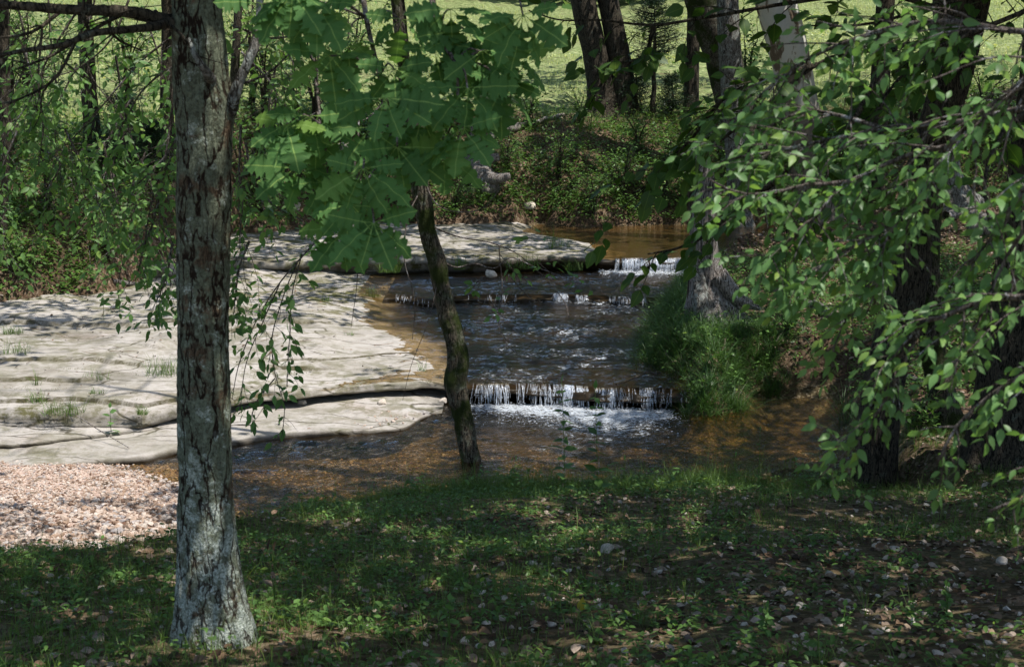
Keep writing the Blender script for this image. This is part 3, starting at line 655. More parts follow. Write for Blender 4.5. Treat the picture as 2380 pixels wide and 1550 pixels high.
tube(mb, px((430, 50, Y0), (380, 60, Y0-.1), (290, 72, Y0-.4), (210, 82, Y0-.5), (150, 105, Y0-.6), (60, 118, Y0-.7), (-150, 160, Y0-.8)), [.022, .018, .014, .012, .010, .008, .005], 10, .02, wob=.012)
for pth in [[(300, 30, 5.6), (220, 70, 5.4), (120, 130, 5.3), (40, 160, 5.2)], [(260, 28, 5.6), (255, 60, 5.6), (275, 95, 5.7), (330, 120, 5.8)], [(360, 30, 5.6), (430, 95, 5.4), (470, 160, 5.6)], [(430, 60, 5.7), (450, 130, 5.62), (480, 175, 5.68)], [(180, 90, 5.3), (120, 190, 5.2), (20, 240, 5.2)], [(150, 24, 5.5), (70, 80, 5.4), (-20, 90, 5.3)], [(210, 82, 5.4), (190, 20, 5.3), (200, -30, 5.3)]]:
    limb(mb, L, px(*pth), .008, .004, 3, .25, .05, .05, 0, bare=.8)
mb.build('branch', MAT['bark_dark'], bt, bb)
# short broken spur on the trunk
mb = MB(); tube(mb, px((492, 190, Y0-.06), (478, 165, Y0-.17), (455, 130, Y0-.2), (440, 90, Y0-.18)), [.022, .016, .012, .008], 12, .015, barkdisp(.003, 60, .3, 9)); mb.build('branch', MAT['bark_grey'], bt, bb)
# oak sprays hanging in front, from a limb of the big tree
mb = MB(); mo = MB(); LO = [Leaves() for _ in OAKS]
W = [(1087, 74), (1087, 206), (916, 162), (923, 343), (1030, 354), (844, 394), (719, 273), (1190, 129), (896, 229), (730, 321), (1172, 192), (807, 92), (932, 48), (608, 10), (737, 12), (1216, 37), (800, 535), (868, 520), (812, 478), (1047, 22), (980, 270), (1010, 120), (860, 300), (1120, 120), (765, 130), (680, -15), (1075, 300), (665, 290), (688, 392), (762, 425)]
hub = px((470, -420, 5.7), (640, -260, 5.2), (830, -120, 4.9), (1000, -40, 4.7), (1180, -60, 4.6)); tube(mb, hub, [.05, .035, .024, .016, .010], 10, .06)
hub2 = px((830, -120, 4.9), (850, 40, 4.75), (880, 180, 4.6), (905, 300, 4.5)); tube(mb, hub2, [.012, .009, .006, .004], 7, .05, wob=.01)
hub3 = px((1000, -40, 4.7), (1020, 80, 4.6), (1060, 150, 4.5), (1060, 290, 4.45)); tube(mb, hub3, [.012, .008, .006, .004], 7, .05, wob=.01)
hub4 = px((700, -210, 5.1), (700, -40, 4.9), (730, 150, 4.75), (745, 290, 4.6)); tube(mb, hub4, [.010, .008, .005, .004], 7, .05, wob=.01)
nodes = np.vstack([hub2, hub3, hub4, hub[2:], px((845, 394, 4.5))])
for (a, b) in W:
    Yw = random.uniform(4.25, 4.75); c = PD(a, b, Yw)
    k = nodes[np.argmin(np.linalg.norm(nodes-c, axis=1)+np.maximum(0, c[2]-nodes[:, 2])*.5)]
    mdl = (k+c)/2+np.array([0, .02, .03]); tube(mb, [k, mdl, c], [.0045, .0035, .003], 5, .03, wob=.004)
    nl = random.randint(5, 7); 
    for j in range(nl):
        an = math.radians(-90+(j-(nl-1)/2)*(250/nl)+random.uniform(-14, 14))
        d = np.array([math.cos(an), random.uniform(-.75, .35), math.sin(an)*.9-.08]); d /= np.linalg.norm(d)
        sz = random.uniform(.104, .158)*(1 if math.sin(an) < .3 else .8); st = c+d*.022
        tube(mo, [c, c+d*.012+(0, 0, .003), st], [.0013, .0011, .001], 4)
        LO[random.randrange(4)].put(st, d, sz)
for L_, tm in zip(LO, OAKS): L_.build(mo, tm, .42, (0, -.9, .8))
mb.build('branch', MAT['twig'], bt, bb); mo.build('foliage', MAT['oakleaf'], bt, bb)

# the thin leaning mossy tree at the water's edge
tt, tb, tY, tq = trunk_tree('thin crooked mossy tree leaning left at the edge of the pool', 'tree',
  [(915, -60, 11), (925, 40, 12), (935, 110, 13), (945, 210, 15), (960, 320, 17), (972, 410, 19), (985, 480, 21), (1000, 560, 19), (1014, 600, 21), (1024, 660, 19), (1040, 730, 23), (1058, 790, 23), (1064, 850, 25), (1058, 885, 26), (1072, 950, 23), (1086, 1030, 22), (1105, 1128, 25)],
  MAT['bark_thin'], 64, .02, .010, 24, .3, (.25, 3, 1, .3), 'slender_tree', 6)
Y1 = tY
mb = MB(); L = Leaves()
def bare(mb, pts, r0, r1, seg=5, wob=.012): tube(mb, px(*pts), np.linspace(r0, r1, len(pts)), seg, .05, wob=wob)
bare(mb, [(1012, 600, Y1), (1060, 622, Y1), (1100, 612, Y1-.1), (1150, 622, Y1-.2), (1185, 600, Y1-.3), (1240, 620, Y1-.4), (1330, 650, Y1-.4)], .012, .004)
bare(mb, [(990, 520, Y1), (1060, 548, Y1-.1), (1140, 565, Y1-.2), (1200, 590, Y1-.3), (1260, 640, Y1-.3), (1380, 700, Y1-.4)], .010, .003)
bare(mb, [(1160, 570, Y1-.2), (1168, 680, Y1-.2), (1160, 760, Y1-.2), (1178, 800, Y1-.3), (1160, 828, Y1-.3)], .007, .003)
bare(mb, [(978, 440, Y1), (950, 500, Y1-.3), (940, 600, Y1-.4), (962, 690, Y1-.4), (958, 790, Y1-.4)], .008, .003)
bare(mb, [(1178, 800, Y1-.3), (1215, 830, Y1-.3), (1270, 830, Y1-.3)], .004, .002)
bare(mb, [(975, 380, Y1), (1020, 480, Y1-.2), (1110, 490, Y1-.3), (1180, 420, Y1-.3)], .008, .004)
bare(mb, [(1180, 640, 12), (1240, 700, 11.9), (1262, 712, 11.9)], .005, .002)
bare(mb, [(1020, 640, Y1), (990, 760, Y1-.3), (955, 850, Y1-.3), (935, 930, Y1-.3)], .004, .002)
bare(mb, [(940, 180, Y1), (880, 250, Y1-.5), (830, 330, 11.5), (822, 440, 11.2), (826, 560, 11), (830, 640, 11), (815, 760, 11)], .010, .002)
for s in ([(1160, 590, 12.1), (1200, 640, 12)], [(1240, 600, 12), (1290, 640, 11.9)], [(1140, 700, 12.1), (1170, 740, 12.)], [(1290, 560, 12), (1210, 560, 12)], [(1120, 640, 12), (1090, 680, 12)], [(1400, 680, 12), (1330, 650, 12)]):
    limb(mb, L, px(*s), .003, .002, 3, .20, .085, .07, -.1)
Yd = 10.6
for s, n_, sb in (([(945, 210, Y1), (900, 350, 11.8), (840, 440, 11.2), (790, 505, 10.9), (725, 570, 10.8), (665, 640, Yd), (600, 740, Yd), (552, 860, Yd), (540, 930, Yd)], 12, .32),
    ([(690, 610, 10.7), (655, 700, Yd), (632, 790, Yd), (640, 870, Yd), (662, 950, Yd), (655, 1015, Yd)], 15, .24), ([(700, 590, 10.7), (680, 680, Yd), (672, 800, Yd), (668, 900, Yd)], 12, .22),
    ([(650, 660, Yd), (610, 750, Yd), (572, 850, Yd), (560, 950, Yd)], 10, .26), ([(640, 880, Yd), (600, 930, Yd), (580, 980, Yd)], 6, .22)):
    limb(mb, L, px(*s), .012 if n_ == 12 and sb > .3 else .005, .0025, n_, sb, .088, .055, -.5, bare=.05, t0=.30 if sb > .3 else .1, spread=.55)
mb.build('branch', MAT['twig'], tt, tb); ml = MB(); L.build(ml, LEAF, .6); ml.build('foliage', MAT['elmleaf'], tt, tb)

# trees on the right bank
r1, *_ = trunk_tree('dark leaning trunk rising from the near bank, right of the pool', 'tree', [(2262, -20, 40), (2235, 100, 40), (2192, 250, 43), (2150, 400, 42), (2130, 550, 42), (2103, 700, 43), (2062, 850, 46), (2040, 1000, 48), (2034, 1132, 50)], MAT['bark_dark'], 90, .03, .012, 24, .25, (.25, 4, 1, .3), 'tree', 6)
trunk_tree('slimmer pale patched trunk behind the dark leaning trunk', 'tree', [(2190, 380, 18), (2168, 480, 22), (2158, 580, 25), (2158, 700, 28), (2172, 830, 30), (2188, 905, 31), (2198, 985, 36)], MAT['bark_thin'], 64, .03, .010, 24, .3, (.5, 4, 2, .3), 'tree', 6)
trunk_tree('thick dark furrowed trunk at the right edge', 'tree', [(2440, -20, 50), (2425, 200, 52), (2402, 400, 55), (2378, 600, 58), (2352, 800, 66), (2338, 950, 76), (2330, 1065, 90)], MAT['bark_dark'], 120, .03, .015, 20, .3, (.3, 5, 1, .4), 'tree', 6)
# trees across the stream
far_specs = [
 ('pale lichened tree with knotted roots on the right bank behind the leaning trunk', [(2190, -30, 22), (2195, 120, 23), (2198, 300, 24), (2205, 400, 27), (2214, 450, 36), (2220, 482, 46)], 'bark_grey', (.9, 5, 1, .7)),
 ('sycamore with peeling cream bark near the top right', [(1795, -30, 46), (1810, 30, 45), (1828, 100, 44), (1850, 200, 42), (1872, 320, 42), (1890, 430, 46), (1902, 508, 56)], 'sycamore', (.5, 4, 1, .6)),
 ('straight grey trunk right of the dead snag', [(1690, -30, 24), (1694, 80, 25), (1703, 220, 26), (1712, 360, 25), (1718, 470, 27), (1722, 548, 32)], 'bark_grey', (.4, 4, 1, .5)),
 ('mossy trunk leaning left behind the straight grey trunk', [(1632, -30, 46), (1650, 40, 44), (1678, 120, 42), (1700, 220, 40), (1735, 330, 42), (1770, 420, 50)], 'bark_thin', (.5, 4, 1, .6)),
 ('slim dark trunk standing in front of the sunlit meadow', [(1614, -30, 15), (1612, 80, 15), (1608, 170, 16), (1606, 262, 18)], 'bark_dark', (.3, 3, 1, .4)),
 ('large dark trunk leaning left on the far bank top, centre', [(1350, -40, 28), (1360, 30, 28), (1380, 110, 28), (1394, 190, 30), (1402, 265, 40)], 'bark_dark', (.4, 4, 1, .5)),
 ('second shaded trunk just right of the large dark trunk', [(1405, -40, 22), (1425, 60, 24), (1442, 150, 26), (1452, 258, 30)], 'bark_dark', (.3, 3, 1, .5)),
 ('dark trunk left of the large front trunk, by the cedar bush', [(196, -30, 15), (200, 90, 16), (206, 200, 17), (214, 300, 19), (218, 350, 21)], 'bark_dark', (.4, 3, 1, .5)),
 ('slim grey trunk close beside the left edge of the large front trunk', [(388, -30, 13), (390, 60, 13), (388, 160, 14), (390, 300, 15), (396, 420, 17)], 'bark_dark', (.3, 3, 1, .5)),
 ('faint slender trunk at the left edge above the dark bank', [(6, -30, 11), (10, 150, 12), (10, 350, 13), (2, 560, 14)], 'bark_dark', (.3, 3, 1, .5)),
 ('short dark trunk on the meadow seen past the front trunk branch', [(556, -30, 8), (550, 90, 9), (545, 180, 10), (541, 245, 11)], 'bark_dark', (.3, 3, 1, .4)),
 ('dark forked trunk on the meadow behind the oak leaves', [(925, -30, 12), (935, 80, 12), (940, 180, 13), (936, 262, 15), (944, 318, 18)], 'bark_dark', (.3, 3, 1, .4)),
 ('dark trunk standing behind the foliage in the top right corner', [(2060, -30, 20), (2050, 120, 21), (2040, 300, 22), (2035, 440, 26)], 'bark_dark', (.3, 3, 1, .5)),
]
FT = []
for lab, pts, mt_, fl in far_specs:
    FT.append(trunk_tree(lab, 'tree', pts, MAT[mt_], 40, .08, .012, 14, .3, fl, 'sycamore_tree' if 'sycamore' in lab else 'tree', 5))

# dead snag on the island, with flared roots and a split side
yy_ = np.arange(17, 24, .01); pp = np.array([PD(1652, 738, q) for q in yy_]); Ys = float(yy_[int(np.argmax(pp[:, 2] < H(pp[:, 0], pp[:, 1])))])
sb = PD(1652, 738, Ys); sn = empty('dead_tree_snag', sb, 'weathered grey dead tree stump with split top and spreading roots, on the grassy island', 'dead tree')
def grain(amp, seed):
    def f(v, th, rr): return amp*(fbm(np.cos(th)*7, np.sin(th)*7, v[..., 2]*.7, seed, 4)*1.4-.4*np.abs(vn(np.cos(th)*13, np.sin(th)*13, v[..., 2]*.5, seed+3)))
    return f
sx_ = lambda pts: (np.array([PD(a, b, Ys) for a, b, _ in pts])[::-1], np.array([c*Ys/FPX for *_, c in pts])[::-1])
p, r = sx_([(1640, 372, 6), (1641, 390, 13), (1638, 420, 20), (1636, 470, 26), (1635, 540, 30), (1637, 600, 35), (1643, 650, 43), (1650, 700, 54), (1654, 745, 66), (1656, 765, 72)])
g_, f_ = grain(.035, 3), flare(.5, 5, 1.1, sb[2]-.05, .5)
mb = MB(); tube(mb, p, r, 110, .02, lambda v, th, rr: g_(v, th, rr)*np.minimum(1, rr/.12)+f_(v, th, rr)+.05*np.maximum(0, (v[..., 2]-p[-3][2]))*np.sign(np.cos(th*5))); mb.build('trunk', MAT['dead'], sn, sb)
mb = MB(); p2, r2 = sx_([(1596, 330, 4), (1600, 372, 8), (1606, 440, 9), (1613, 540, 9), (1612, 640, 12), (1612, 730, 20)]); tube(mb, p2, r2, 24, .03, grain(.012, 8)); mb.build('splinter', MAT['bark_dark'], sn, sb)
mb = MB()
for pth, ra in (([(1665, 640), (1700, 680), (1735, 705), (1768, 718)], (.15, .12, .08, .03)), ([(1660, 690), (1690, 715), (1720, 742), (1745, 775), (1758, 800)], (.13, .10, .07, .05, .02)), ([(1625, 690), (1612, 720), (1606, 745)], (.15, .13, .08))):
    q = [PD(a, b, Ys-.15-.05*i) for i, (a, b) in enumerate(pth)]; tube(mb, q, ra, 30, .03, grain(.02, int(pth[0][0])))
mb.build('root', MAT['dead'], sn, sb)
mb = MB(); q = [PD(1622, 610, Ys-.20), PD(1624, 660, Ys-.27), PD(1630, 700, Ys-.33), PD(1640, 748, Ys-.38)]; tube(mb, q, [.03, .09, .12, .11], 50, .015, barkdisp(.028, 16, .4, 3)); mb.build('bark_slab', MAT['bark_grey'], sn, sb)

# knotted driftwood and logs
def log(label, pts, rad, mt_, z0=None, cat='log', name='fallen_log', seg=18, extra=()):
    P_ = []
    for a, b in pts:
        y_ = np.arange(5, 60, .04); q = np.array([PD(a, b, v) for v in y_]); i = int(np.argmax(q[:, 2] < H(q[:, 0], q[:, 1]))); P_.append(q[i]+(0, -.03, rad[0]*.8))
    P_ = np.array(P_); b_ = P_.mean(0); t = MB(); tube(t, P_, np.interp(np.linspace(0, 1, len(P_)), np.linspace(0, 1, len(rad)), rad), seg, .05, barkdisp(rad[0]*.18, 18, .3, int(pts[0][0])), wob=rad[0]*.6)
    for e in extra: tube(t, np.array([P_[e[0]]+np.array(o_) for o_ in e[1]]), e[2], 12, .04, barkdisp(.012, 20, .3, 4))
    o = t.build(name, MAT[mt_], None, b_); return tag(o, label, cat)
log('bleached fallen branch lying on the shaded far bank, centre', [(1100, 338), (1150, 322), (1195, 304), (1250, 290), (1310, 275)], (.09, .08, .04), 'dead')
log('knotted driftwood root with broken stubs at the foot of the far bank', [(1075, 375), (1110, 400), (1125, 430), (1150, 462)], (.20, .26, .20), 'dead', cat='driftwood', name='driftwood_root', seg=40,
    extra=((1, [(0, 0, 0), (.25, -.2, .14), (.5, -.25, .20)], (.17, .12, .09)), (2, [(0, 0, 0), (.3, -.25, .0), (.6, -.3, .06)], (.19, .13, .08)), (2, [(0, 0, 0), (-.4, -.2, -.35), (-.9, -.3, -.5)], (.16, .10, .05)), (1, [(0, 0, 0), (-.1, 0, .5), (-.12, 0, .9)], (.14, .08, .03))))
log('pale root log on the right bank below the lichened tree', [(2195, 512), (2240, 505), (2300, 520), (2370, 530)], (.10, .12, .09), 'dead')
log('grey fallen log behind the thick right edge trunk', [(2260, 545), (2300, 552), (2350, 560), (2420, 566)], (.14, .12, .11), 'bark_grey')
log('short pale stick log on the sunlit right bank', [(2110, 880), (2140, 892), (2170, 905)], (.035, .03, .025), 'dead')
log('rotting log with broken end beyond the island grass', [(1860, 700), (1910, 730), (1960, 760)], (.07, .08, .06), 'bark_grey')
log('dark rotten branch lying in the near grass, bottom left corner', [(-20, 1535), (60, 1518), (150, 1505)], (.016, .014, .009), 'bark_dark', cat='branch', name='fallen_branch')
log('thin grey stick lying among the stones of the near bank, centre right', [(1418, 1400), (1436, 1416), (1460, 1438)], (.008, .007, .005), 'dead', cat='stick', name='fallen_stick')
log('thin dark stick lying flat below the grey stick', [(1290, 1468), (1360, 1462), (1430, 1450)], (.006, .006, .004), 'bark_dark', cat='stick', name='fallen_stick')
log('twig stranded on the dry back of the rock shelf', [(262, 655), (330, 664), (410, 668)], (.035, .03, .02), 'dead', cat='stick', name='fallen_stick')
def stick(label, pts, r0, r1, mt_='twig'):
    q = np.array([P(*a) for a in pts]); b_ = q.mean(0); t = MB(); tube(t, q, np.linspace(r0, r1, len(q)), 7, .04, wob=.01); return tag(t.build('fallen_stick', MAT[mt_], None, b_), label, 'stick')
stick('dark wet stick resting in the stream beside the island grass', [(1432, 892, .31), (1455, 885, .33), (1478, 876, .38), (1500, 868, .42)], .014, .008, 'bark_dark')
stick('forked bare twig standing out of the stream on the middle ledge', [(1322, 738, .42), (1310, 700, .60), (1290, 672, .80)], .010, .005)
stick('pale straight stick leaning from the ledge onto the lower rock', [(180, 966, .33), (240, 1005, .18), (300, 1040, .09)], .007, .004, 'dead')

# ------------------------------------------------------------------ foliage close on the right: an elm and a dogwood whose trunks stand outside the frame
eb = np.array([2.05, 3.1, float(H(2.05, 3.1))]); et = empty('elm_tree', eb, 'young elm whose drooping leafy branches fill the right side', 'tree')
mb = MB(); tube(mb, [eb-(0, 0, .2), eb+(.02, 0, 1.4), eb+(.0, .05, 2.6), eb+(.1, .0, 4.2)], [.09, .075, .06, .03], 24, .05, barkdisp(.004, 30)); mb.build('trunk', MAT['bark_grey'], et, eb)
SHADE_CROWNS.append((2.3, 3.4, et, eb))
mb = MB(); L = Leaves(); A_ = dict(ls=.038, gap=.023, droop=-.35)
R = [([(2640, -60, 3.1), (2380, 190, 3.3), (2290, 262, 3.4), (2205, 340, 3.5), (2150, 430, 3.6), (2092, 520, 3.7), (2050, 620, 3.8), (2030, 720, 3.9)], .011, .0035, 30, .26, 1),
 ([(2620, 60, 3.3), (2380, 78, 3.5), (2200, 52, 3.7), (2050, 70, 3.9), (1910, 120, 4.0), (1790, 200, 4.1), (1690, 300, 4.1)], .010, .003, 26, .26, 1),
 ([(2205, 340, 3.5), (2080, 370, 3.6), (1960, 424, 3.6), (1880, 428, 3.6), (1800, 446, 3.65), (1715, 445, 3.7), (1650, 415, 3.7)], .007, .0025, 20, .20, 0),
 ([(2600, 650, 3.1), (2380, 690, 3.2), (2270, 702, 3.3), (2200, 735, 3.3), (2150, 748, 3.35), (2095, 830, 3.4), (2055, 900, 3.5)], .009, .003, 16, .24, 0),
 ([(2092, 520, 3.7), (2030, 548, 3.6), (1955, 590, 3.6), (1880, 640, 3.6), (1790, 680, 3.65)], .006, .0025, 16, .20, 0),
 ([(2600, 980, 2.9), (2420, 1080, 3.0), (2360, 1160, 3.0), (2300, 1185, 3.0)], .006, .003, 8, .16, 0),
 ([(2150, 748, 3.35), (2100, 850, 3.4), (2050, 950, 3.4), (1995, 1030, 3.45), (1935, 1085, 3.5), (1905, 1112, 3.5)], .005, .002, 17, .15, 0),
 ([(2380, 250, 3.4), (2200, 290, 3.6), (2060, 300, 3.7), (1930, 320, 3.8), (1800, 350, 3.8), (1680, 370, 3.9)], .008, .003, 22, .24, 1),
 ([(2050, 620, 3.8), (1990, 700, 3.7), (1950, 780, 3.7), (1930, 850, 3.7)], .004, .002, 10, .17, 0),
 ([(2560, 320, 3.2), (2400, 420, 3.3), (2300, 560, 3.4), (2230, 640, 3.4)], .007, .003, 14, .22, 0),
 ([(2560, 800, 3.0), (2400, 860, 3.1), (2290, 930, 3.2), (2220, 1000, 3.2), (2180, 1080, 3.2)], .006, .003, 13, .17, 0),
 ([(2205, 340, 3.5), (2130, 460, 3.6), (2060, 560, 3.6), (2036, 680, 3.6), (2010, 740, 3.6)], .005, .002, 14, .2, 0),
 ([(2060, 300, 3.7), (1960, 270, 3.8), (1860, 260, 3.9), (1780, 300, 3.9), (1720, 380, 3.9)], .006, .0025, 16, .22, 0),
 ([(1960, 424, 3.6), (1900, 500, 3.6), (1830, 560, 3.65), (1770, 620, 3.7)], .005, .0025, 12, .2, 0),
 ([(2420, 480, 3.2), (2330, 620, 3.3), (2270, 760, 3.3), (2200, 880, 3.3)], .006, .002, 10, .2, 0)]
for pts_, r0_, r1_, n_, sb_, ss_ in R: limb(mb, L, px(*pts_), r0_, r1_, int(n_*1.4), sb_, t0=.22, subsub=3*ss_, spread=.6, dirb=(-.25, 0, -.15), **A_)
tube(mb, [eb+(.02, 0, 1.9), eb+(-.1, 0, 1.8), PD(2600, 650, 3.1)], [.02, .015, .009], 8, .05); tube(mb, [eb+(.02, 0, 2.5), eb+(-.2, .1, 2.9), PD(2640, -60, 3.1)], [.03, .02, .011], 8, .05)
tube(mb, [eb+(0, 0, 2.2), PD(2560, 320, 3.2)], [.015, .007], 6, .05); tube(mb, [eb+(0, 0, 1.5), PD(2600, 980, 2.9)], [.012, .006], 6, .05)
mb.build('branch', MAT['twig'], et, eb); ml = MB(); L.build(ml, ELM, .6, (.15, -.7, .8)); ml.build('foliage', MAT['elmleaf'], et, eb)
db = np.array([4.1, 8.2, float(H(4.1, 8.2))]); dt_ = empty('dogwood_tree', db, 'dogwood with broad dark leaves reaching in from the upper right', 'tree')
mb = MB(); tube(mb, [db-(0, 0, .2), db+(-.1, 0, 2), db+(-.5, .2, 4), db+(-.6, 0, 6)], [.08, .06, .045, .02], 20, .06, barkdisp(.004, 30)); mb.build('trunk', MAT['bark_dark'], dt_, db)
SHADE_CROWNS.append((3.6, 8.2, dt_, db))
mb = MB(); L = Leaves()
D = [([(2560, -60, 8.0), (2300, 60, 7.4), (2080, 110, 7.0), (1900, 150, 6.8), (1760, 260, 6.8), (1640, 350, 6.9), (1540, 410, 7.0), (1470, 452, 7.0)], 22, .45),
 ([(2300, 60, 7.4), (2050, -10, 7.4), (1820, 10, 7.6), (1650, 40, 7.8), (1520, 60, 8.0), (1400, 50, 8.2), (1290, 45, 8.4), (1230, 25, 8.5)], 16, .38),
 ([(2080, 110, 7.0), (2000, 250, 6.6), (1930, 380, 6.5), (1880, 500, 6.4), (1830, 580, 6.4)], 16, .4),
 ([(1900, 150, 6.8), (1790, 185, 6.7), (1700, 220, 6.7), (1600, 330, 6.9), (1530, 390, 7)], 16, .4),
 ([(1830, 400, 7.2), (1700, 500, 7.6), (1620, 560, 7.8), (1560, 580, 7.9), (1505, 590, 7.9)], 14, .32),
 ([(2560, 200, 7.5), (2400, 250, 6.8), (2320, 330, 6.2), (2290, 450, 5.8), (2300, 540, 5.6)], 9, .35),
 ([(2300, 60, 7.4), (2150, 130, 7.0), (2060, 220, 6.7), (2000, 330, 6.5)], 18, .4),
 ([(1520, 60, 8.0), (1500, 130, 8.0), (1420, 160, 8.0), (1400, 210, 8)], 10, .3),
 ([(2560, -60, 8.0), (2330, -20, 7.6), (2150, 20, 7.2), (1980, 60, 7.0), (1880, 60, 7)], 13, .4)]
for pts_, n_, sb_ in D: limb(mb, L, px(*pts_), .014, .004, n_, sb_, .105, .07, -.3, spread=.7, t0=.12, dirb=(-.15, 0, -.1), subsub=2 if n_ > 20 else 0)
mb.build('branch', MAT['bark_dark'], dt_, db); ml = MB(); L.build(ml, ROUND, .45, (0, -.35, 1)); ml.build('foliage', MAT['dogleaf'], dt_, db)

# ------------------------------------------------------------------ left: an elm outside the frame trails thin leafy sprays
lb = np.array([-5.2, 10.2, float(H(-5.2, 10.2))]); lt = empty('elm_tree', lb, 'elm trailing thin leafy sprays down over the dark bank, upper left', 'tree')
mb = MB(); tube(mb, [lb-(0, 0, .2), lb+(.1, 0, 2.2), lb+(.3, .2, 4.5), lb+(.4, .1, 7)], [.13, .11, .08, .04], 24, .06, barkdisp(.006, 30)); mb.build('trunk', MAT['bark_grey'], lt, lb)
SHADE_CROWNS.append((-4.6, 10.4, lt, lb))
mb = MB(); L = Leaves()
T0 = [(520, -120, 10.5), (300, -80, 10.4), (60, -120, 10.3), (-250, -200, 10.2)]
tube(mb, [lb+(.3, .2, 4.3)]+px(*T0[::-1]), [.05, .035, .025, .018, .008], 8, .1, wob=.05)
SPR = [([(430, 60, 10), (330, 140, 10), (250, 230, 10), (160, 330, 10.2), (60, 400, 10.2)]), ([(440, 130, 10), (340, 200, 10.1), (270, 310, 10.2), (190, 400, 10.3)]), ([(270, 130, 10), (300, 300, 10.2), (380, 500, 10.3), (420, 640, 10.3)]),
 ([(400, 250, 9.8), (380, 380, 9.8), (350, 480, 9.8), (330, 600, 9.8)]), ([(430, 280, 9.7), (400, 340, 9.7), (330, 420, 9.7), (260, 470, 9.7)]), ([(200, 0, 10), (120, 120, 10), (60, 250, 10), (0, 330, 10)]), ([(100, 60, 10), (90, 200, 10), (100, 300, 10), (90, 380, 10)]),
 ([(540, 60, 9.8), (640, 90, 9.8), (740, 60, 9.8), (820, 20, 9.8)]), ([(545, 200, 9.8), (620, 170, 10), (700, 100, 10), (760, 60, 10)]), ([(560, 290, 9.7), (556, 400, 9.7), (562, 470, 9.7), (556, 560, 9.8)]), ([(570, 330, 9.7), (590, 420, 9.7), (640, 480, 9.8), (700, 510, 9.9)]),
 ([(560, 120, 10.5), (640, 220, 10.5), (600, 330, 10.4), (560, 420, 10.4)]), ([(300, 0, 10.2), (260, 90, 10.2), (180, 160, 10.2), (60, 190, 10.2)]), ([(380, 400, 9.8), (360, 500, 9.8), (330, 590, 9.8), (320, 640, 9.8)]), ([(60, 330, 10), (140, 380, 10), (110, 440, 10), (100, 500, 10)]),
 ([(440, 20, 10), (400, 200, 10), (395, 300, 10), (380, 360, 10)]), ([(150, 300, 10), (190, 380, 10), (220, 450, 10), (250, 520, 10)]), ([(580, 560, 10.4), (556, 620, 10.4), (548, 700, 10.4)]), ([(400, 560, 9.8), (392, 620, 9.8), (370, 690, 9.8)])]
SPR += [([(x0, y0, d0), (x0+random.uniform(-60, 40), y0+110, d0), (x0+random.uniform(-130, 60), y0+220, d0+.1), (x0+random.uniform(-160, 70), y0+330, d0+.2)]) for x0, y0, d0 in [(20, -40, 11), (110, -20, 11.5), (230, -60, 11), (330, 20, 11.5), (60, 120, 12), (180, 150, 12), (310, 220, 12), (40, 300, 11), (590, -30, 12), (680, -40, 12), (640, 160, 12), (740, 120, 12.5), (240, 330, 11), (350, 330, 11.5)]]
for s in SPR: limb(mb, L, px(*s), .009, .003, 17, .45, .074, .05, -.5, bare=.15, t0=.08, spread=.65, subsub=2)
mb.build('branch', MAT['twig'], lt, lb); ml = MB(); L.build(ml, LEAF, .6, (.1, -.5, .9)); ml.build('foliage', MAT['elmleaf'], lt, lb)

# ------------------------------------------------------------------ shrubs, saplings and cedars on the far bank
def gp(a, b, lo=5, hi=70):
    y_ = np.arange(lo, hi, .05); q = np.array([PD(a, b, v) for v in y_]); m = q[:, 2] < H(q[:, 0], q[:, 1])
    return q[int(np.argmax(m))] if m.any() else q[-1]
def shrub(label, a, b, hpx, wpx, nst, leaf, gap=.09, mt_='under', name='shrub', cat='shrub', nsub=12, stem='bark_dark', bare_=.1, tm=LEAF, up=0.):
    g = gp(a, b); g[2] = H(g[0], g[1]); k = g[1]/FPX; h, w_ = hpx*k, wpx*k*.5
    t = empty(name, g, label, cat); mb = MB(); L = Leaves()
    for i in range(nst):
        an = random.uniform(0, 6.28); tx = g+np.array([math.cos(an)*w_*random.uniform(.2, 1), math.sin(an)*w_*random.uniform(.2, .8), h*random.uniform(.6, 1)])
        m_ = g*.5+tx*.5+np.array([(g[0]-tx[0])*.2, 0, h*.14]); s0 = g+np.array([random.gauss(0, .05), random.gauss(0, .05), -.05])
        limb(mb, L, [s0, m_, tx], .008+.008*h, .004, nsub, h*.42, leaf, gap, -.1+up, bare_, 1 if h > .9 else 0, .8, .2, .12, .04*h, 5)
    mb.build('stem', MAT[stem], t, g); ml = MB(); L.build(ml, tm, .6); ml.build('foliage', MAT[mt_], t, g); return t
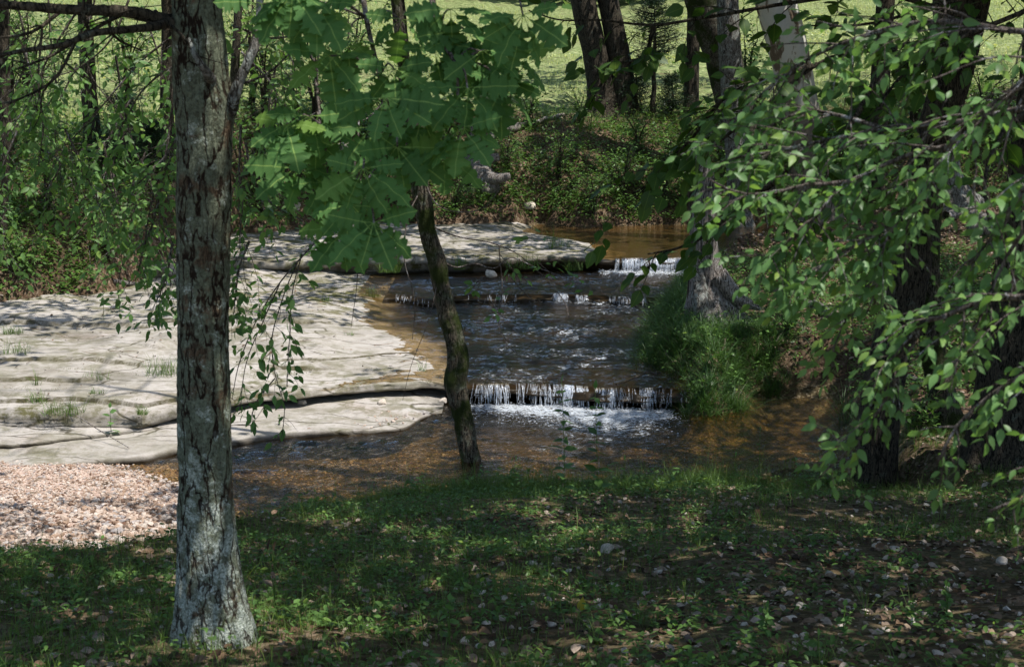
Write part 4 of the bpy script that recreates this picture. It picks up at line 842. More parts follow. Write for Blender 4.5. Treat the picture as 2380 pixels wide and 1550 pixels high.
SH = [('dense green shrub left of the cedar bush, over the dark bank', 90, 330, 300, 220, 7, .10), ('leafy sapling at the left edge of the meadow', 30, 300, 320, 150, 5, .09),
 ('bright leaved bush low on the dark left bank', 110, 480, 170, 170, 6, .09), ('low spreading shrub right of the large front trunk on the bank', 610, 500, 230, 150, 5, .09),
 ('thicket of dark stems and sunlit leaves right of the front trunk', 620, 330, 330, 260, 9, .10), ('thicket of bare dark stems behind the oak leaves', 740, 340, 340, 260, 8, .09),
 ('sunlit vine covered bush on the meadow edge, left of the oak leaves', 690, 262, 130, 260, 8, .11), ('small bush behind the thin leaning tree', 890, 360, 220, 180, 5, .09),
 ('pale leaved shrub above the upper pool', 1450, 470, 150, 170, 8, .08), ('broad low shrub overhanging the upper pool', 1380, 505, 110, 200, 8, .07),
 ('shaded shrub under the dogwood branches, above the upper pool', 1545, 480, 170, 160, 7, .08), ('leafy bush at the foot of the large dark trunk', 1350, 290, 90, 130, 6, .08),
 ('oak seedling beside the slim dark meadow trunk', 1590, 240, 90, 110, 4, .12), ('small leafy bush between the snag and the grey trunk', 1690, 430, 130, 120, 5, .09),
 ('low bush below the lichened tree on the right bank', 2290, 470, 130, 110, 6, .06), ('small bright weed bush behind the pool on the right', 1830, 780, 90, 140, 6, .07),
 ('ferny bush at the far left foot of the bank', 40, 640, 120, 160, 6, .08), ('low green bush beside the rock slab at the left', 250, 600, 130, 180, 7, .08),
 ('leafy clump overhanging the upper rock shelf', 760, 480, 130, 170, 6, .09), ('grassy bush at the foot of the driftwood root', 1060, 500, 90, 130, 6, .07),
 ('sunlit weed bush behind the leaning trunk', 2140, 1010, 110, 150, 7, .07), ('bush between the sycamore and the leaning trunk', 1980, 480, 180, 180, 6, .09),
 ('ragged shrub on the bank top left of the large dark trunk', 1230, 300, 100, 150, 6, .10), ('brushy shrub on the bank slope above the driftwood', 1180, 400, 110, 150, 7, .08), ('tall weedy shrub on the bank slope, centre', 1300, 420, 130, 120, 6, .08), ('low dark shrub on the bank slope under the cedars', 1480, 370, 110, 160, 7, .09), ('tall leafy shrub against the meadow at the far left', 70, 250, 280, 200, 8, .11), ('tall leafy shrub on the meadow edge between the two left trunks', 300, 262, 270, 200, 8, .11), ('arching sapling on the meadow edge just right of the front trunk', 590, 262, 290, 190, 8, .12),
 ('tall twiggy shrub in the meadow seen above the oak leaves', 820, 270, 290, 240, 9, .12), ('leafy shrub on the meadow edge left of the large dark trunk', 1180, 250, 150, 170, 6, .12), ('tall shrub behind the straight grey trunk', 1740, 330, 300, 170, 7, .12), ('tall leafy shrub behind the dark trunk in the top right', 2120, 330, 330, 260, 8, .12),
 ('shrub at the foot of the sycamore', 1830, 560, 110, 170, 6, .08), ('leafy bush right behind the thick right edge trunk', 2280, 330, 200, 200, 6, .11)]
for s in SH: shrub(*s[:6], s[6], bare_=.35 if 'bare' in s[0] else .08, gap=.055)
def cedar(label, a, b, hpx, wpx, trunk=False):
    g = gp(a, b); g[2] = H(g[0], g[1]); k = g[1]/FPX; h, w_ = hpx*k, wpx*k*.5
    t = empty('cedar_tree', g, label, 'cedar'); mb = MB(); tube(mb, [g-(0, 0, .1), g+(.03, 0, h*.5), g+(0, 0, h)], [.02+.02*h, .02+.01*h, .005], 10, .1, wob=.03)
    ml = MB(); n = int(60+60*h)
    for i in range(n):
        f = random.uniform(.42 if trunk else .02, 1); a_ = random.uniform(0, 6.28); rr = w_*random.uniform(.4, 1.1)*(1-.75*max(0, (f-.45)/.55) if not trunk else math.sin(math.pi*min(1, (f-.36)/.64))**.6)
        s0 = g+np.array([0, 0, h*f]); e = s0+np.array([math.cos(a_)*rr, math.sin(a_)*rr, rr*.25+random.gauss(0, .03)])
        tube(mb, [s0, (s0+e)/2-(0, 0, .02), e], [.008, .006, .002], 4)
        m = 26; tt_ = rng.uniform(.25, 1.05, m)[:, None]; pos = s0+(e-s0)*tt_+rng.normal(0, .035, (m, 3))
        d = (e-s0)/max(rr, .05)+rng.normal(0, .7, (m, 3)); ml.inst(RHOMB[0]*np.array([.28, 1, 1]), RHOMB[1], None, basis(d, rng.normal(0, 1, (m, 3)), U(.06, .13, m)), pos, RHOMB[3])
    mb.build('trunk', MAT['bark_dark'], t, g); ml.build('foliage', MAT['cedar'], t, g)
cedar('dark cedar bush on the left bank beside the dark trunk', 285, 390, 160, 170)
cedar('young cedar with bare lower trunk against the sunlit meadow', 1516, 272, 260, 150, True)
cedar('low dark cedar bush right of the large dark trunk', 1475, 270, 120, 110)
cedar('small cedar bush below the young cedar', 1560, 275, 95, 100)
cedar('small dark cedar low behind the front trunk on the left bank', 360, 400, 110, 90)

# ------------------------------------------------------------------ leafy weeds one can tell apart
def weed(label, g, h, nl, ls, lean=(0, 0), mt_='elmleaf', tm=NARROW, nst=1, name='leafy_weed', cat='weed', t0=.15):
    t = empty(name, g, label, cat); mb = MB(); L = Leaves()
    for s in range(nst):
        l2 = (lean[0]+(random.gauss(0, .15) if s else 0), lean[1]+(random.gauss(0, .15) if s else 0))
        q, _ = resample([g-(0, 0, .02), g+np.array([l2[0]*.35*h, l2[1]*.35*h, h*.55]), g+np.array([l2[0]*h, l2[1]*h, h])], [1, 1, 1], h/12); tube(mb, q, np.linspace(.004, .002, len(q)), 5)
        for j in range(nl):
            f = t0+(1-t0)*j/nl; i = min(len(q)-1, int(f*(len(q)-1))); an = j*2.4+random.uniform(-.4, .4)
            L.put(q[i], np.array([math.cos(an), math.sin(an), random.uniform(-.35, .5)]), ls*random.uniform(.7, 1.15)*(1-.45*f))
        L.put(q[-1], np.array([.1, 0, 1.]), ls*.5)
    mb.build('stem', MAT['grass'], t, g); ml = MB(); L.build(ml, tm, .35); ml.build('foliage', MAT[mt_], t, g)
def nearg(a, b): return gp(a, b, 4.5, 20)
def wtop(label, a, b, ht_px, **k):
    g = nearg(a, b); g[2] = float(H(g[0], g[1])); weed(label, g, ht_px*g[1]/FPX, **k)
wtop('tall upright weed in front of the foam, left one of the pair', 1312, 1150, 275, nl=24, ls=.17, lean=(-.03, 0), t0=.15, tm=LEAF, mt_='under')
wtop('tall upright weed in front of the foam, right one of the pair', 1388, 1152, 260, nl=24, ls=.17, lean=(-.03, 0), t0=.15, tm=LEAF, mt_='under')
wtop('leafy weed by the water right of the thin tree foot', 1190, 1145, 75, nl=9, ls=.12, nst=3)
wtop('yellow green seedling standing at the pool edge, centre right', 1450, 1150, 85, nl=5, ls=.10, tm=LEAF)
wtop('pale flower stalk with small opposite leaves by the right pool', 1763, 1130, 140, nl=5, ls=.08, tm=LEAF, t0=.05)
wtop('small sunlit weed left of the flower stalk', 1708, 1125, 70, nl=5, ls=.09, tm=LEAF)
wtop('broad leaved seedling beside the flared foot of the large trunk', 592, 1462, 60, nl=6, ls=.055, tm=ROUND, nst=2)
wtop('three leaved seedling on the near bank, bottom left of centre', 1045, 1500, 110, nl=6, ls=.07, tm=ROUND, nst=2)
wtop('broad leaved weed in the bottom right stones', 1900, 1530, 60, nl=6, ls=.07, tm=ROUND)
wtop('bushy weed beside the large pale chert stone', 1960, 1470, 70, nl=8, ls=.06, tm=ROUND, nst=3)
wtop('dark leafy weed left of the large pale chert stone', 1780, 1480, 70, nl=8, ls=.07, tm=LEAF, nst=3)
wtop('leafy weed among litter under the right branches', 2200, 1440, 80, nl=8, ls=.06, tm=ROUND, nst=3)
wtop('dry grass stalk pair right of the large trunk', 640, 1420, 150, nl=3, ls=.12, mt_='litter', nst=2)
g = P(243, 768, .42); g[2] = ztopA(np.array(g[0]), np.array(g[1])); weed('sycamore seedling with pale top leaves growing in a crack of the slab', g, .75, 8, .16, (.02, 0), tm=ROUND, t0=.35)
g = P(280, 752, .42); g[2] = ztopA(np.array(g[0]), np.array(g[1])); weed('bushy weed right of the sycamore seedling on the slab', g, .40, 9, .11, nst=4)
g = P(650//1, 985, .08); g[2] = ztop3(np.array(g[0]), np.array(g[1])); weed('small weed growing on the lower slab behind the hanging twigs', g, .10, 5, .05, nst=2, tm=ROUND)
g = P(258, 985, .22); weed('broad leaved weed growing from the slab edge beside the leaning stick', P(258, 1000, .14), .26, 6, .13, nst=1, tm=ROUND)

# grass tufts rooted in cracks of the shelves
def tuft(label, g, h, n, spread, grp=None, arch=False, mt_='grass'):
    mb = MB(); b = ARCH if arch else BLADE
    R_ = Rm(U(0, 6.28, n), U(-.7, .25, n), 0*U(0, 1, n), U(.0035, .007, n), h*U(.5, 1.1, n), h*U(.4, 1.1, n))
    pos = np.stack([rng.normal(0, spread, n).clip(-1.4*spread, 1.4*spread), rng.normal(0, spread*.6, n).clip(-.8*spread, .8*spread), np.zeros(n)-.01], 1); mb.inst(b[0], b[1], b[2], R_, pos)
    o = mb.build('grass_tuft', MAT[mt_], None, (0, 0, 0), attrs=None); o.location = g; return tag(o, label, 'grass tuft', grp)
def onA(a, b, z=.35):
    for _ in range(6): q = P(a, b, z); z = float(ztopA(np.array(q[0]), np.array(q[1])))
    return P(a, b, z)
def onC(a, b, z=.8):
    for _ in range(6): q = P(a, b, z); z = float(ztopC(np.array(q[0]), np.array(q[1])))
    return P(a, b, z)
for lab, g, h, n, s in [('green grass clump against the left side of the front trunk, on the slab edge', onA(385, 872), .32, 160, .16), ('grass tuft in the slab at the left edge', onA(35, 822), .26, 90, .12), ('mossy grass clump at the upper left of the slab', onA(30, 775), .16, 110, .09),
   ('thin sunlit grass blades on the slab middle, left one', onA(205, 885), .20, 22, .05), ('thin sunlit grass blades on the slab middle, right one', onA(240, 882), .20, 26, .05), ('small brown green tuft below the thin blades', onA(225, 915), .12, 60, .06),
   ('grass clump hanging over the left slab edge', onA(150, 960), .22, 130, .14), ('tuft at the left slab edge beside the hanging clump', onA(85, 935), .20, 60, .08), ('small tuft on the slab edge by the front trunk', onA(330, 962), .14, 70, .04),
   ('single tall grass tuft left on the slab', onA(85, 895), .26, 22, .03), ('dark rounded sedge tuft on the upper shelf left of centre', onC(1068, 625), .30, 130, .07), ('long grass clump on the upper shelf edge', onC(1215, 622), .34, 150, .20),
   ('tall green tuft at the right end of the upper shelf edge', onC(1335, 628), .30, 80, .10), ('grass clump at the upper pool rim', onC(1300, 575), .30, 90, .14), ('tall thin grass rising from the upper pool rim', onC(1283, 580), .55, 26, .03),
   ('yellow green grass clump on the shelf left of the thin tree', onC(905, 632), .32, 160, .12), ('tuft at the slab rear by the stream corner', onA(865, 690), .20, 90, .09), ('small tuft on the slab near the stream', onA(980, 862), .18, 26, .04),
   ('tiny tuft on the open slab right of the hanging twigs', onA(812, 778), .08, 30, .05), ('grass sprig at the stream side of the slab', onA(925, 640), .2, 70, .06), ('sparse grass at the back of the slab', onA(760, 700), .14, 60, .06)]:
    tuft(lab, g, h, n, s, 'grass tufts rooted in the rock shelves')
# moss cushions on the shelves (ground-hugging, uncountable)
mb = MB()
for (a, b, w_, d_, on) in [(405, 765, .35, .12, onA), (30, 770, .3, .12, onA), (335, 760, .3, .08, onA), (870, 862, .30, .05, onA), (890, 858, .2, .05, onA), (160, 860, .2, .05, onA), (735, 735, .4, .06, onA), (690, 870, .3, .05, onA), (560, 872, .25, .06, onA), (990, 890, .2, .04, onA), (150, 930, .5, .06, onA), (70, 905, .4, .05, onA), (250, 930, .4, .04, onA), (380, 872, .5, .08, onA), (620, 700, .5, .2, onA), (840, 700, .6, .15, onA), (880, 670, .5, .2, onA), (1120, 560, .8, .2, onC), (900, 620, .6, .15, onC), (1250, 600, .9, .12, onC), (1000, 560, .6, .15, onC)]:
    n = int(2600*w_*d_**.5); q = on(a, b); x = q[0]+rng.normal(0, w_*.5, n); y = q[1]+rng.normal(0, d_*.8, n); z = (ztopA if on is onA else ztopC)(x, y)+.012
    k = fbm(x*7, y*9, 0, 88, 3) > -.05; x, y, z = x[k], y[k], z[k]; m = len(x)
    mb.inst(RHOMB[0]*np.array([.8, 1, 1]), RHOMB[1], None, Rm(U(0, 6.28, m), U(.1, 1.3, m), U(-.4, .4, m), 1, 1, 1)*U(.008, .018, m)[:, None, None], np.stack([x, y, z], 1), RHOMB[3])
tag(mb.build('moss', MAT['moss'], smooth=False), kind='stuff')

# ------------------------------------------------------------------ loose stones
def stone_mesh(seed, n=3):
    me = bpy.data.meshes.new('s'); import bmesh; bm = bmesh.new(); bmesh.ops.create_icosphere(bm, subdivisions=n, radius=1)
    v = np.array([q.co[:] for q in bm.verts]); f = np.array([[q.index for q in p.verts] for p in bm.faces]); bm.free(); bpy.data.meshes.remove(me)
    # flat facets: cut by a few random planes, then roughen
    r = np.random.default_rng(seed)
    for _ in range(9):
        nrm = r.normal(0, 1, 3); nrm /= np.linalg.norm(nrm); d = v@nrm; c = r.uniform(.45, .8); v = v-nrm*np.maximum(d-c, 0)[:, None]
    v = v*(1+.07*fbm(v[:, 0]*3, v[:, 1]*3, v[:, 2]*3, seed, 3))[:, None]; return v*np.array([1, .8, .6]), f
ST = [stone_mesh(s, 3) for s in range(5)]; STL = [stone_mesh(s+9, 1) for s in range(4)]
def one_stone(label, a, b, wpx, mt_='chert', on=None, grp=None):
    g = on(a, b) if on else nearg(a, b)
    if on is None: g[2] = float(H(g[0], g[1]))
    s = wpx*g[1]/FPX*.5; v, f = random.choice(ST); an = random.uniform(0, 6.28); R_ = Rm(np.array([an]), np.array([random.uniform(-.3, .3)]), np.array([random.uniform(-.3, .3)]), s, s, s)[0]
    mb = MB(); mb.add(v@R_.T, f); o = mb.build('stone', MAT[mt_], None, (0, 0, 0)); o.location = g+np.array([0, 0, s*.25]); return tag(o, label, 'stone', grp)
for lab, a, b, w_ in [('large pale chert stone in the bottom right litter', 1832, 1445, 46), ('grey white stone half sunk in grass, centre of the near bank', 1408, 1285, 46), ('rough pale stone right of the grey stick tip', 1420, 1368, 50), ('white lichened stone in grass below the centre', 1238, 1312, 32),
   ('white stone in grass right of the large trunk', 330, 1380, 34), ('dark grey stone beside the large pale chert stone', 1862, 1415, 40), ('orange chert stone in the bottom centre', 1172, 1398, 24), ('dark grey flat stone at the bottom centre', 1285, 1458, 40), ('rounded tan stone on the sunlit spot, right', 2118, 1405, 28),
   ('broad tan stone below the right sunlit spot', 2010, 1425, 36), ('pale stone near the right edge of the near bank', 2330, 1310, 40), ('small pale stone on the mossy patch, right', 2080, 1282, 34), ('pinkish white stone low on the right', 2060, 1470, 26), ('white square stone at the bottom right of centre', 1510, 1500, 28),
   ('round beige stone, bottom right of centre', 1930, 1340, 30), ('tan stone under the right seedling', 2060, 1345, 26), ('grey stone at the right corner among leaves', 2395, 1470, 36), ('pale stone at the bottom edge, right of centre', 1700, 1520, 34), ('beige stone at the bottom edge near the broad leaved weed', 2180, 1530, 40),
   ('flat grey stone in the centre bottom grass', 1130, 1450, 28), ('tan stone left of the yellow leaf', 1235, 1405, 26), ('pale stone between the two sticks', 1385, 1400, 24)]:
    one_stone(lab, a, b, w_, grp='loose stones on the near bank')
one_stone('angular tan stone lodged under the slab overhang', 700, 938, 30, on=lambda a, b: P(a, b, .09))
one_stone('flat brown stone lying on the low slab by the pool', 890, 940, 34, on=lambda a, b: P(a, b, .06)); one_stone('orange wet stone at the mouth of the small inlet', 1030, 935, 26, on=lambda a, b: P(a, b, .03))
one_stone('orange boulder fragment at the foot of the far bank path', 1225, 485, 44, on=lambda a, b: gp(a, b)); one_stone('grey boulder among leaves on the far bank right of the front trunk', 680, 485, 50, on=lambda a, b: gp(a, b))
one_stone('low boulder hidden under the oak leaves on the far bank', 800, 350, 60, on=lambda a, b: gp(a, b)); one_stone('reddish wet rock at the foot of the upper shelf', 1140, 640, 40, on=lambda a, b: P(a, b, .55))
def scatter_stones(name, x, y, z, s, mt_, sq=1.):
    mb = MB(); k = rng.integers(0, 4, len(x))
    for i in range(4):
        m = k == i; n = m.sum(); R_ = Rm(U(0, 6.28, n), U(-.6, .6, n), U(-.6, .6, n), 1, 1, sq)*s[m][:, None, None]; mb.inst(STL[i][0], STL[i][1], None, R_, np.stack([x[m], y[m], z[m]], 1))
    return tag(mb.build(name, MAT[mt_], smooth=False), kind='stuff')
n = 84000; x = U(-9.5, -2.3, n); y = U(10.2, 15.1, n); Z_ = H(x, y); ne, fa, rt_, be, ba, dn_, *_ = land(x, y)
k = (ba >= Z_-.02) & (Z_ > -.05) | ((Z_ < .1) & (Z_ > -.10) & (dn_ > -.7) & (dn_ < .15)); x, y, Z_ = x[k], y[k], Z_[k]
s = .005+.022*rng.random(len(x))**4*(1+ss(13.6, 12, y)*1.2+ss(-4.5, -3.2, x)*.6); scatter_stones('gravel', x, y, Z_+s*.2, s, 'gravel')
n = 12000; x = U(-7, 8, n); y = U(4.8, 13, n); Z_ = H(x, y); k = (Z_ > .05) & (rng.random(n) < .25+.75*ss(-2, 2.5, x+.0*y)*ss(11, 6.5, y)); x, y, Z_ = x[k], y[k], Z_[k]
s = .007+.028*rng.random(len(x))**2.3; scatter_stones('pebbles', x, y, Z_+s*.2, s, 'chert')
n = 500; x = U(-3.2, -.6, n); y = U(15.6, 16.9, n); z = 0*x+.045; k = (y > cy_(LIP3, x)+.05) & (rng.random(n) < .25+.75*ss(-2.2, -1.2, x)); s = .008+.03*rng.random(n)**3; scatter_stones('pebbles', x[k], y[k], z[k]+.01, s[k], 'gravel')
n = 9000; x = U(-4, 5, n); y = U(11.5, 16.5, n); Z_ = H(x, y); k = (Z_ < -.02); s = .010+.02*rng.random(n)**2; scatter_stones('streambed_gravel', x[k], y[k], Z_[k], s[k], 'gravel')

# ------------------------------------------------------------------ leaf litter, grass, low weeds
def isbank(x, y):
    ne, fa, rt_, be, ba, dn_, dt2, dr2 = land(x, y); return dn_, dt2, dr2, np.maximum.reduce([ne, fa, rt_, be, ba])
def area(n, x0, x1, y0, y1, wedge=True):
    y = np.sqrt(U(y0*y0, y1*y1, n)) if wedge else U(y0, y1, n); x = U(-1, 1, n)*(y*.36+.8) if wedge else U(x0, x1, n)
    return x, y
# litter
x, y = area(105000, 0, 0, 4.8, 38); dn_, dt2, dr2, Z_ = isbank(x, y)
k = ((dn_ > .05) & (fbm(x*.9, y*.9, 0, 61) > -.35) & (rng.random(len(x)) < .9)) | ((dt2 > 0) & (dt2 < 6.2) & (fbm(x*.7, y*.7, 0, 62) > .02)) | ((dr2 > .35) & (fbm(x*.8, y*.8, 0, 63) > -.4))
x, y, Z_ = x[k], y[k], Z_[k]; n = len(x); mb = MB(); s = U(.024, .078, n)*np.where(y > 14, 1.4, 1.)
mb.inst(LEAF[0]*np.array([1.3, 1, 2.2]), LEAF[1], LEAF[2], Rm(U(0, 6.28, n), U(-.35, .5, n), U(-.6, .6, n), 1, 1, 1)*s[:, None, None], np.stack([x, y, Z_+.008+U(0, .015, n)], 1), LEAF[3])
tag(mb.build('leaf_litter', MAT['litter']), kind='stuff')
def grass(name, x, y, z, h, w_, mt_, tm=BLADE, lean=.5):
    n = len(x); mb = MB(); mb.inst(tm[0], tm[1], tm[2], Rm(U(0, 6.28, n), U(-lean, lean, n), U(-.2, .2, n), 1, 1, 1)*np.stack([w_, h, h], 1)[:, None, :], np.stack([x, y, z-.005], 1))
    return tag(mb.build(name, MAT[mt_]), kind='stuff')
# near bank grass: thick towards the water, thin over the stones at the right
x, y = area(210000, 0, 0, 4.8, 14.5); dn_, dt2, dr2, Z_ = isbank(x, y)
pr = .30+.55*fbm(x*1.1, y*1.1, 0, 65)+.45*ss(1.8, .2, dn_)+.30*ss(.5, -1.5, x)+.30*fbm(x*4, y*4, 0, 66)-.45*ss(.0, 1.6, x)*ss(10.5, 8, y)
k = (dn_ > -.05) & (Z_ > .0) & (rng.random(len(x)) < pr); x, y, Z_, dn_ = x[k], y[k], Z_[k], dn_[k]; n = len(x)
h = U(.03, .11, n)*(1+1.1*ss(1.4, .2, dn_))*(1+1.3*(rng.random(n) > .95)); grass('grass', x, y, Z_, h, U(.0016, .0038, n), 'grass')
def tufted(x, y, m, sp):      # blades gathered into tufts that lean outward from their middle
    n = len(x); r_ = np.repeat(np.arange(n), m); a = U(0, 6.28, n*m); d = np.abs(rng.normal(0, 1, n*m))*sp
    return x[r_]+np.cos(a)*d, y[r_]+np.sin(a)*d, a-np.pi/2, d/sp, r_
def tuft_grass(name, x, y, m, sp, h0, h1, w0, w1, mt_, lean=.45):
    hs = U(h0, h1, len(x)); X_, Y_, yaw, d, r_ = tufted(x, y, m, sp); Z_ = H(X_, Y_); n = len(X_); h = hs[r_]*U(.45, 1.1, n); w_ = U(w0, w1, n); mb = MB()
    for q, tm in ((0, BLADE), (1, ARCH)):
        k = (rng.random(n) < .5) == bool(q); N_ = k.sum()
        mb.inst(tm[0], tm[1], tm[2], Rm(yaw[k]+rng.normal(0, .5, N_), -lean*d[k]*U(.3, 1.3, N_), U(-.3, .3, N_), 1, 1, 1)*np.stack([w_[k], h[k], h[k]], 1)[:, None, :], np.stack([X_[k], Y_[k], Z_[k]-.01], 1))
    return tag(mb.build(name, MAT[mt_]), kind='stuff')
def leafclumps(name, x, y, z, nl, h0, h1, s0, s1, mt_, tm=RHOMB, spread=.06):
    n = len(x); rep = np.repeat(np.arange(n), nl); m = len(rep); hh = U(h0, h1, n)[rep]*U(.3, 1, m)
    px_ = x[rep]+rng.normal(0, spread, m); py_ = y[rep]+rng.normal(0, spread, m); mb = MB()
    mb.inst(tm[0], tm[1], tm[2], Rm(U(0, 6.28, m), U(-.6, .5, m), U(-.5, .5, m), 1, 1, 1)*U(s0, s1, m)[:, None, None], np.stack([px_, py_, z[rep]+hh], 1), tm[3])
    return tag(mb.build(name, MAT[mt_]), kind='stuff')
x, y = area(17000, 0, 0, 4.8, 14.2); dn_, dt2, dr2, Z_ = isbank(x, y)
k = (dn_ > 0) & (rng.random(len(x)) < .40+.9*fbm(x*1.4, y*1.4, 0, 67)+.3*ss(1.5, .2, dn_)-.22*ss(.0, 1.6, x)); leafclumps('ground_cover', x[k], y[k], Z_[k], 6, .015, .10, .018, .05, 'under', LEAF, .035)
x, y = area(5200, 0, 0, 4.8, 14.2); dn_, dt2, dr2, Z_ = isbank(x, y)
k = (dn_ > -.02) & (rng.random(len(x)) < .12+.75*ss(.9, .1, dn_)+.5*fbm(x*1.7, y*1.7, 0, 74)-.15*ss(.8, 2.5, x)*ss(9.5, 8, y)); tuft_grass('grass', x[k], y[k], 16, .022, .07, .21, .0016, .0042, 'grass')
x, y = area(9000, 0, 0, 9., 14.5); dn_, dt2, dr2, Z_ = isbank(x, y); nn_ = fbm(x*1.6, y*.5, 0, 75)
k = (dn_ > -.06) & (dn_ < .75) & (nn_ > -.05) & (rng.random(len(x)) < .35); tuft_grass('grass', x[k], y[k], 7, .03, .14, .42, .0018, .004, 'grass', .35)
k = (dn_ > -.03) & (dn_ < .9) & (nn_ > .02) & (rng.random(len(x)) < .16); leafclumps('ground_cover', x[k], y[k], Z_[k], 9, .06, .30, .035, .08, 'under', LEAF, .05)
# fallen leaves and bits of twig caught on the dry rock
x = U(-9, 0, 1500); y = U(16.2, 26, 1500); k = (y > cy_(LIPA, x)+.1) & (x < xe(y)-.25) & (rng.random(1500) < .25+.9*fbm(x*.8, y*.8, 0, 76)+.4*ss(20, 23, y)); x, y = x[k], y[k]; n = len(x); s = U(.02, .06, n); mb = MB()
mb.inst(LEAF[0]*np.array([1.3, 1, 2.2]), LEAF[1], LEAF[2], Rm(U(0, 6.28, n), U(-.35, .5, n), U(-.6, .6, n), 1, 1, 1)*s[:, None, None], np.stack([x, y, ztopA(x, y)+.02], 1), LEAF[3])
for _ in range(70):
    a_ = random.uniform(-7, -.9); b_ = random.uniform(17.6, 23.6); q = random.uniform(0, 3.1); ln = random.uniform(.08, .4); pts = []
    for t_ in (0, .35, .7, 1): X1 = a_+math.cos(q)*ln*t_; Y1_ = b_+math.sin(q)*ln*t_; pts.append((X1, Y1_, float(ztopA(np.array(X1), np.array(Y1_)))+.02+random.uniform(0, .01)))
    tube(mb, pts, [.004, .0035, .003, .0015], 4)
tag(mb.build('leaf_litter', MAT['litter']), kind='stuff')
# island grass: long arching blades
x = U(.9, 4.2, 5000); y = U(15.5, 25.5, 5000); dn_, dt2, dr2, Z_ = isbank(x, y)
k = (dr2 > -.06) & (dr2 < 1.1) & (dn_ < -.3) & (rng.random(len(x)) < ss(4.3, 3.2, x+.0*y)*(.8+.9*fbm(x*1.3, y*1.3, 0, 68))*np.where(dr2 > .75, .4, 1)); x, y = x[k], y[k]
tuft_grass('tall_grass', x, y, 26, .06, .12, .42, .0045, .010, 'tallgrass'); k = rng.random(len(x)) < .12; tuft_grass('dry_grass', x[k], y[k], 6, .06, .2, .4, .003, .007, 'litter')
x = U(1, 8, 4200); y = U(15.5, 25, 4200); dn_, dt2, dr2, Z_ = isbank(x, y); k = (dr2 > .1) & (dn_ < -.2); leafclumps('ground_cover', x[k], y[k], Z_[k], 9, .03, .25, .04, .08, 'under', RHOMB, .09)
# right bank sparse growth
x = U(2.5, 11, 26000); y = U(11.5, 32, 26000); dn_, dt2, dr2, Z_ = isbank(x, y); k = (dr2 > .2) & (rng.random(len(x)) < .25+.8*fbm(x*.9, y*.9, 0, 69)); x, y, Z_ = x[k], y[k], Z_[k]; n = len(x); grass('grass', x, y, Z_, U(.06, .2, n), U(.004, .008, n), 'grass')
# far bank growth
x, y = area(110000, 0, 0, 19, 42); dn_, dt2, dr2, Z_ = isbank(x, y)
k = (dt2 > -.05) & (dt2 < 6.6) & (dr2 < .4) & (rng.random(len(x)) < .55+.7*fbm(x*.6, y*.6, 0, 70)-.25*ss(.5, 0, dt2)); x, y, Z_ = x[k], y[k], Z_[k]; n = len(x)
grass('grass', x, y, Z_, U(.08, .34, n), U(.006, .013, n), 'grass', ARCH, .6)
x, y = area(52000, 0, 0, 19, 42); dn_, dt2, dr2, Z_ = isbank(x, y)
k = (dt2 > .05) & (dt2 < 6.) & (rng.random(len(x)) < np.maximum(.75+1.3*fbm(x*.55, y*.55, 0, 71), np.where(x < -2.2, .8, .2))*(1-.75*ss(2.6, 5.2, dt2)*ss(-6, -2, x))); leafclumps('ground_cover', x[k], y[k], Z_[k], 11, .04, .42, .04, .12, 'under', RHOMB, .13)
# meadow
x, y = area(150000, 0, 0, 26, 74); dn_, dt2, dr2, Z_ = isbank(x, y)
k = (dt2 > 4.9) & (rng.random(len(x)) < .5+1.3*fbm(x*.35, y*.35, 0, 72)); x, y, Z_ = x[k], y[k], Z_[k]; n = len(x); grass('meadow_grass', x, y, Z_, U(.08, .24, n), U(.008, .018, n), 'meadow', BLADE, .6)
x, y = area(1500, 0, 0, 28, 70); dn_, dt2, dr2, Z_ = isbank(x, y); k = (dt2 > 6.) & (fbm(x*.25, y*.25, 0, 73) > .1); leafclumps('ground_cover', x[k], y[k], Z_[k], 14, .05, .3, .08, .16, 'meadow', RHOMB, .25)

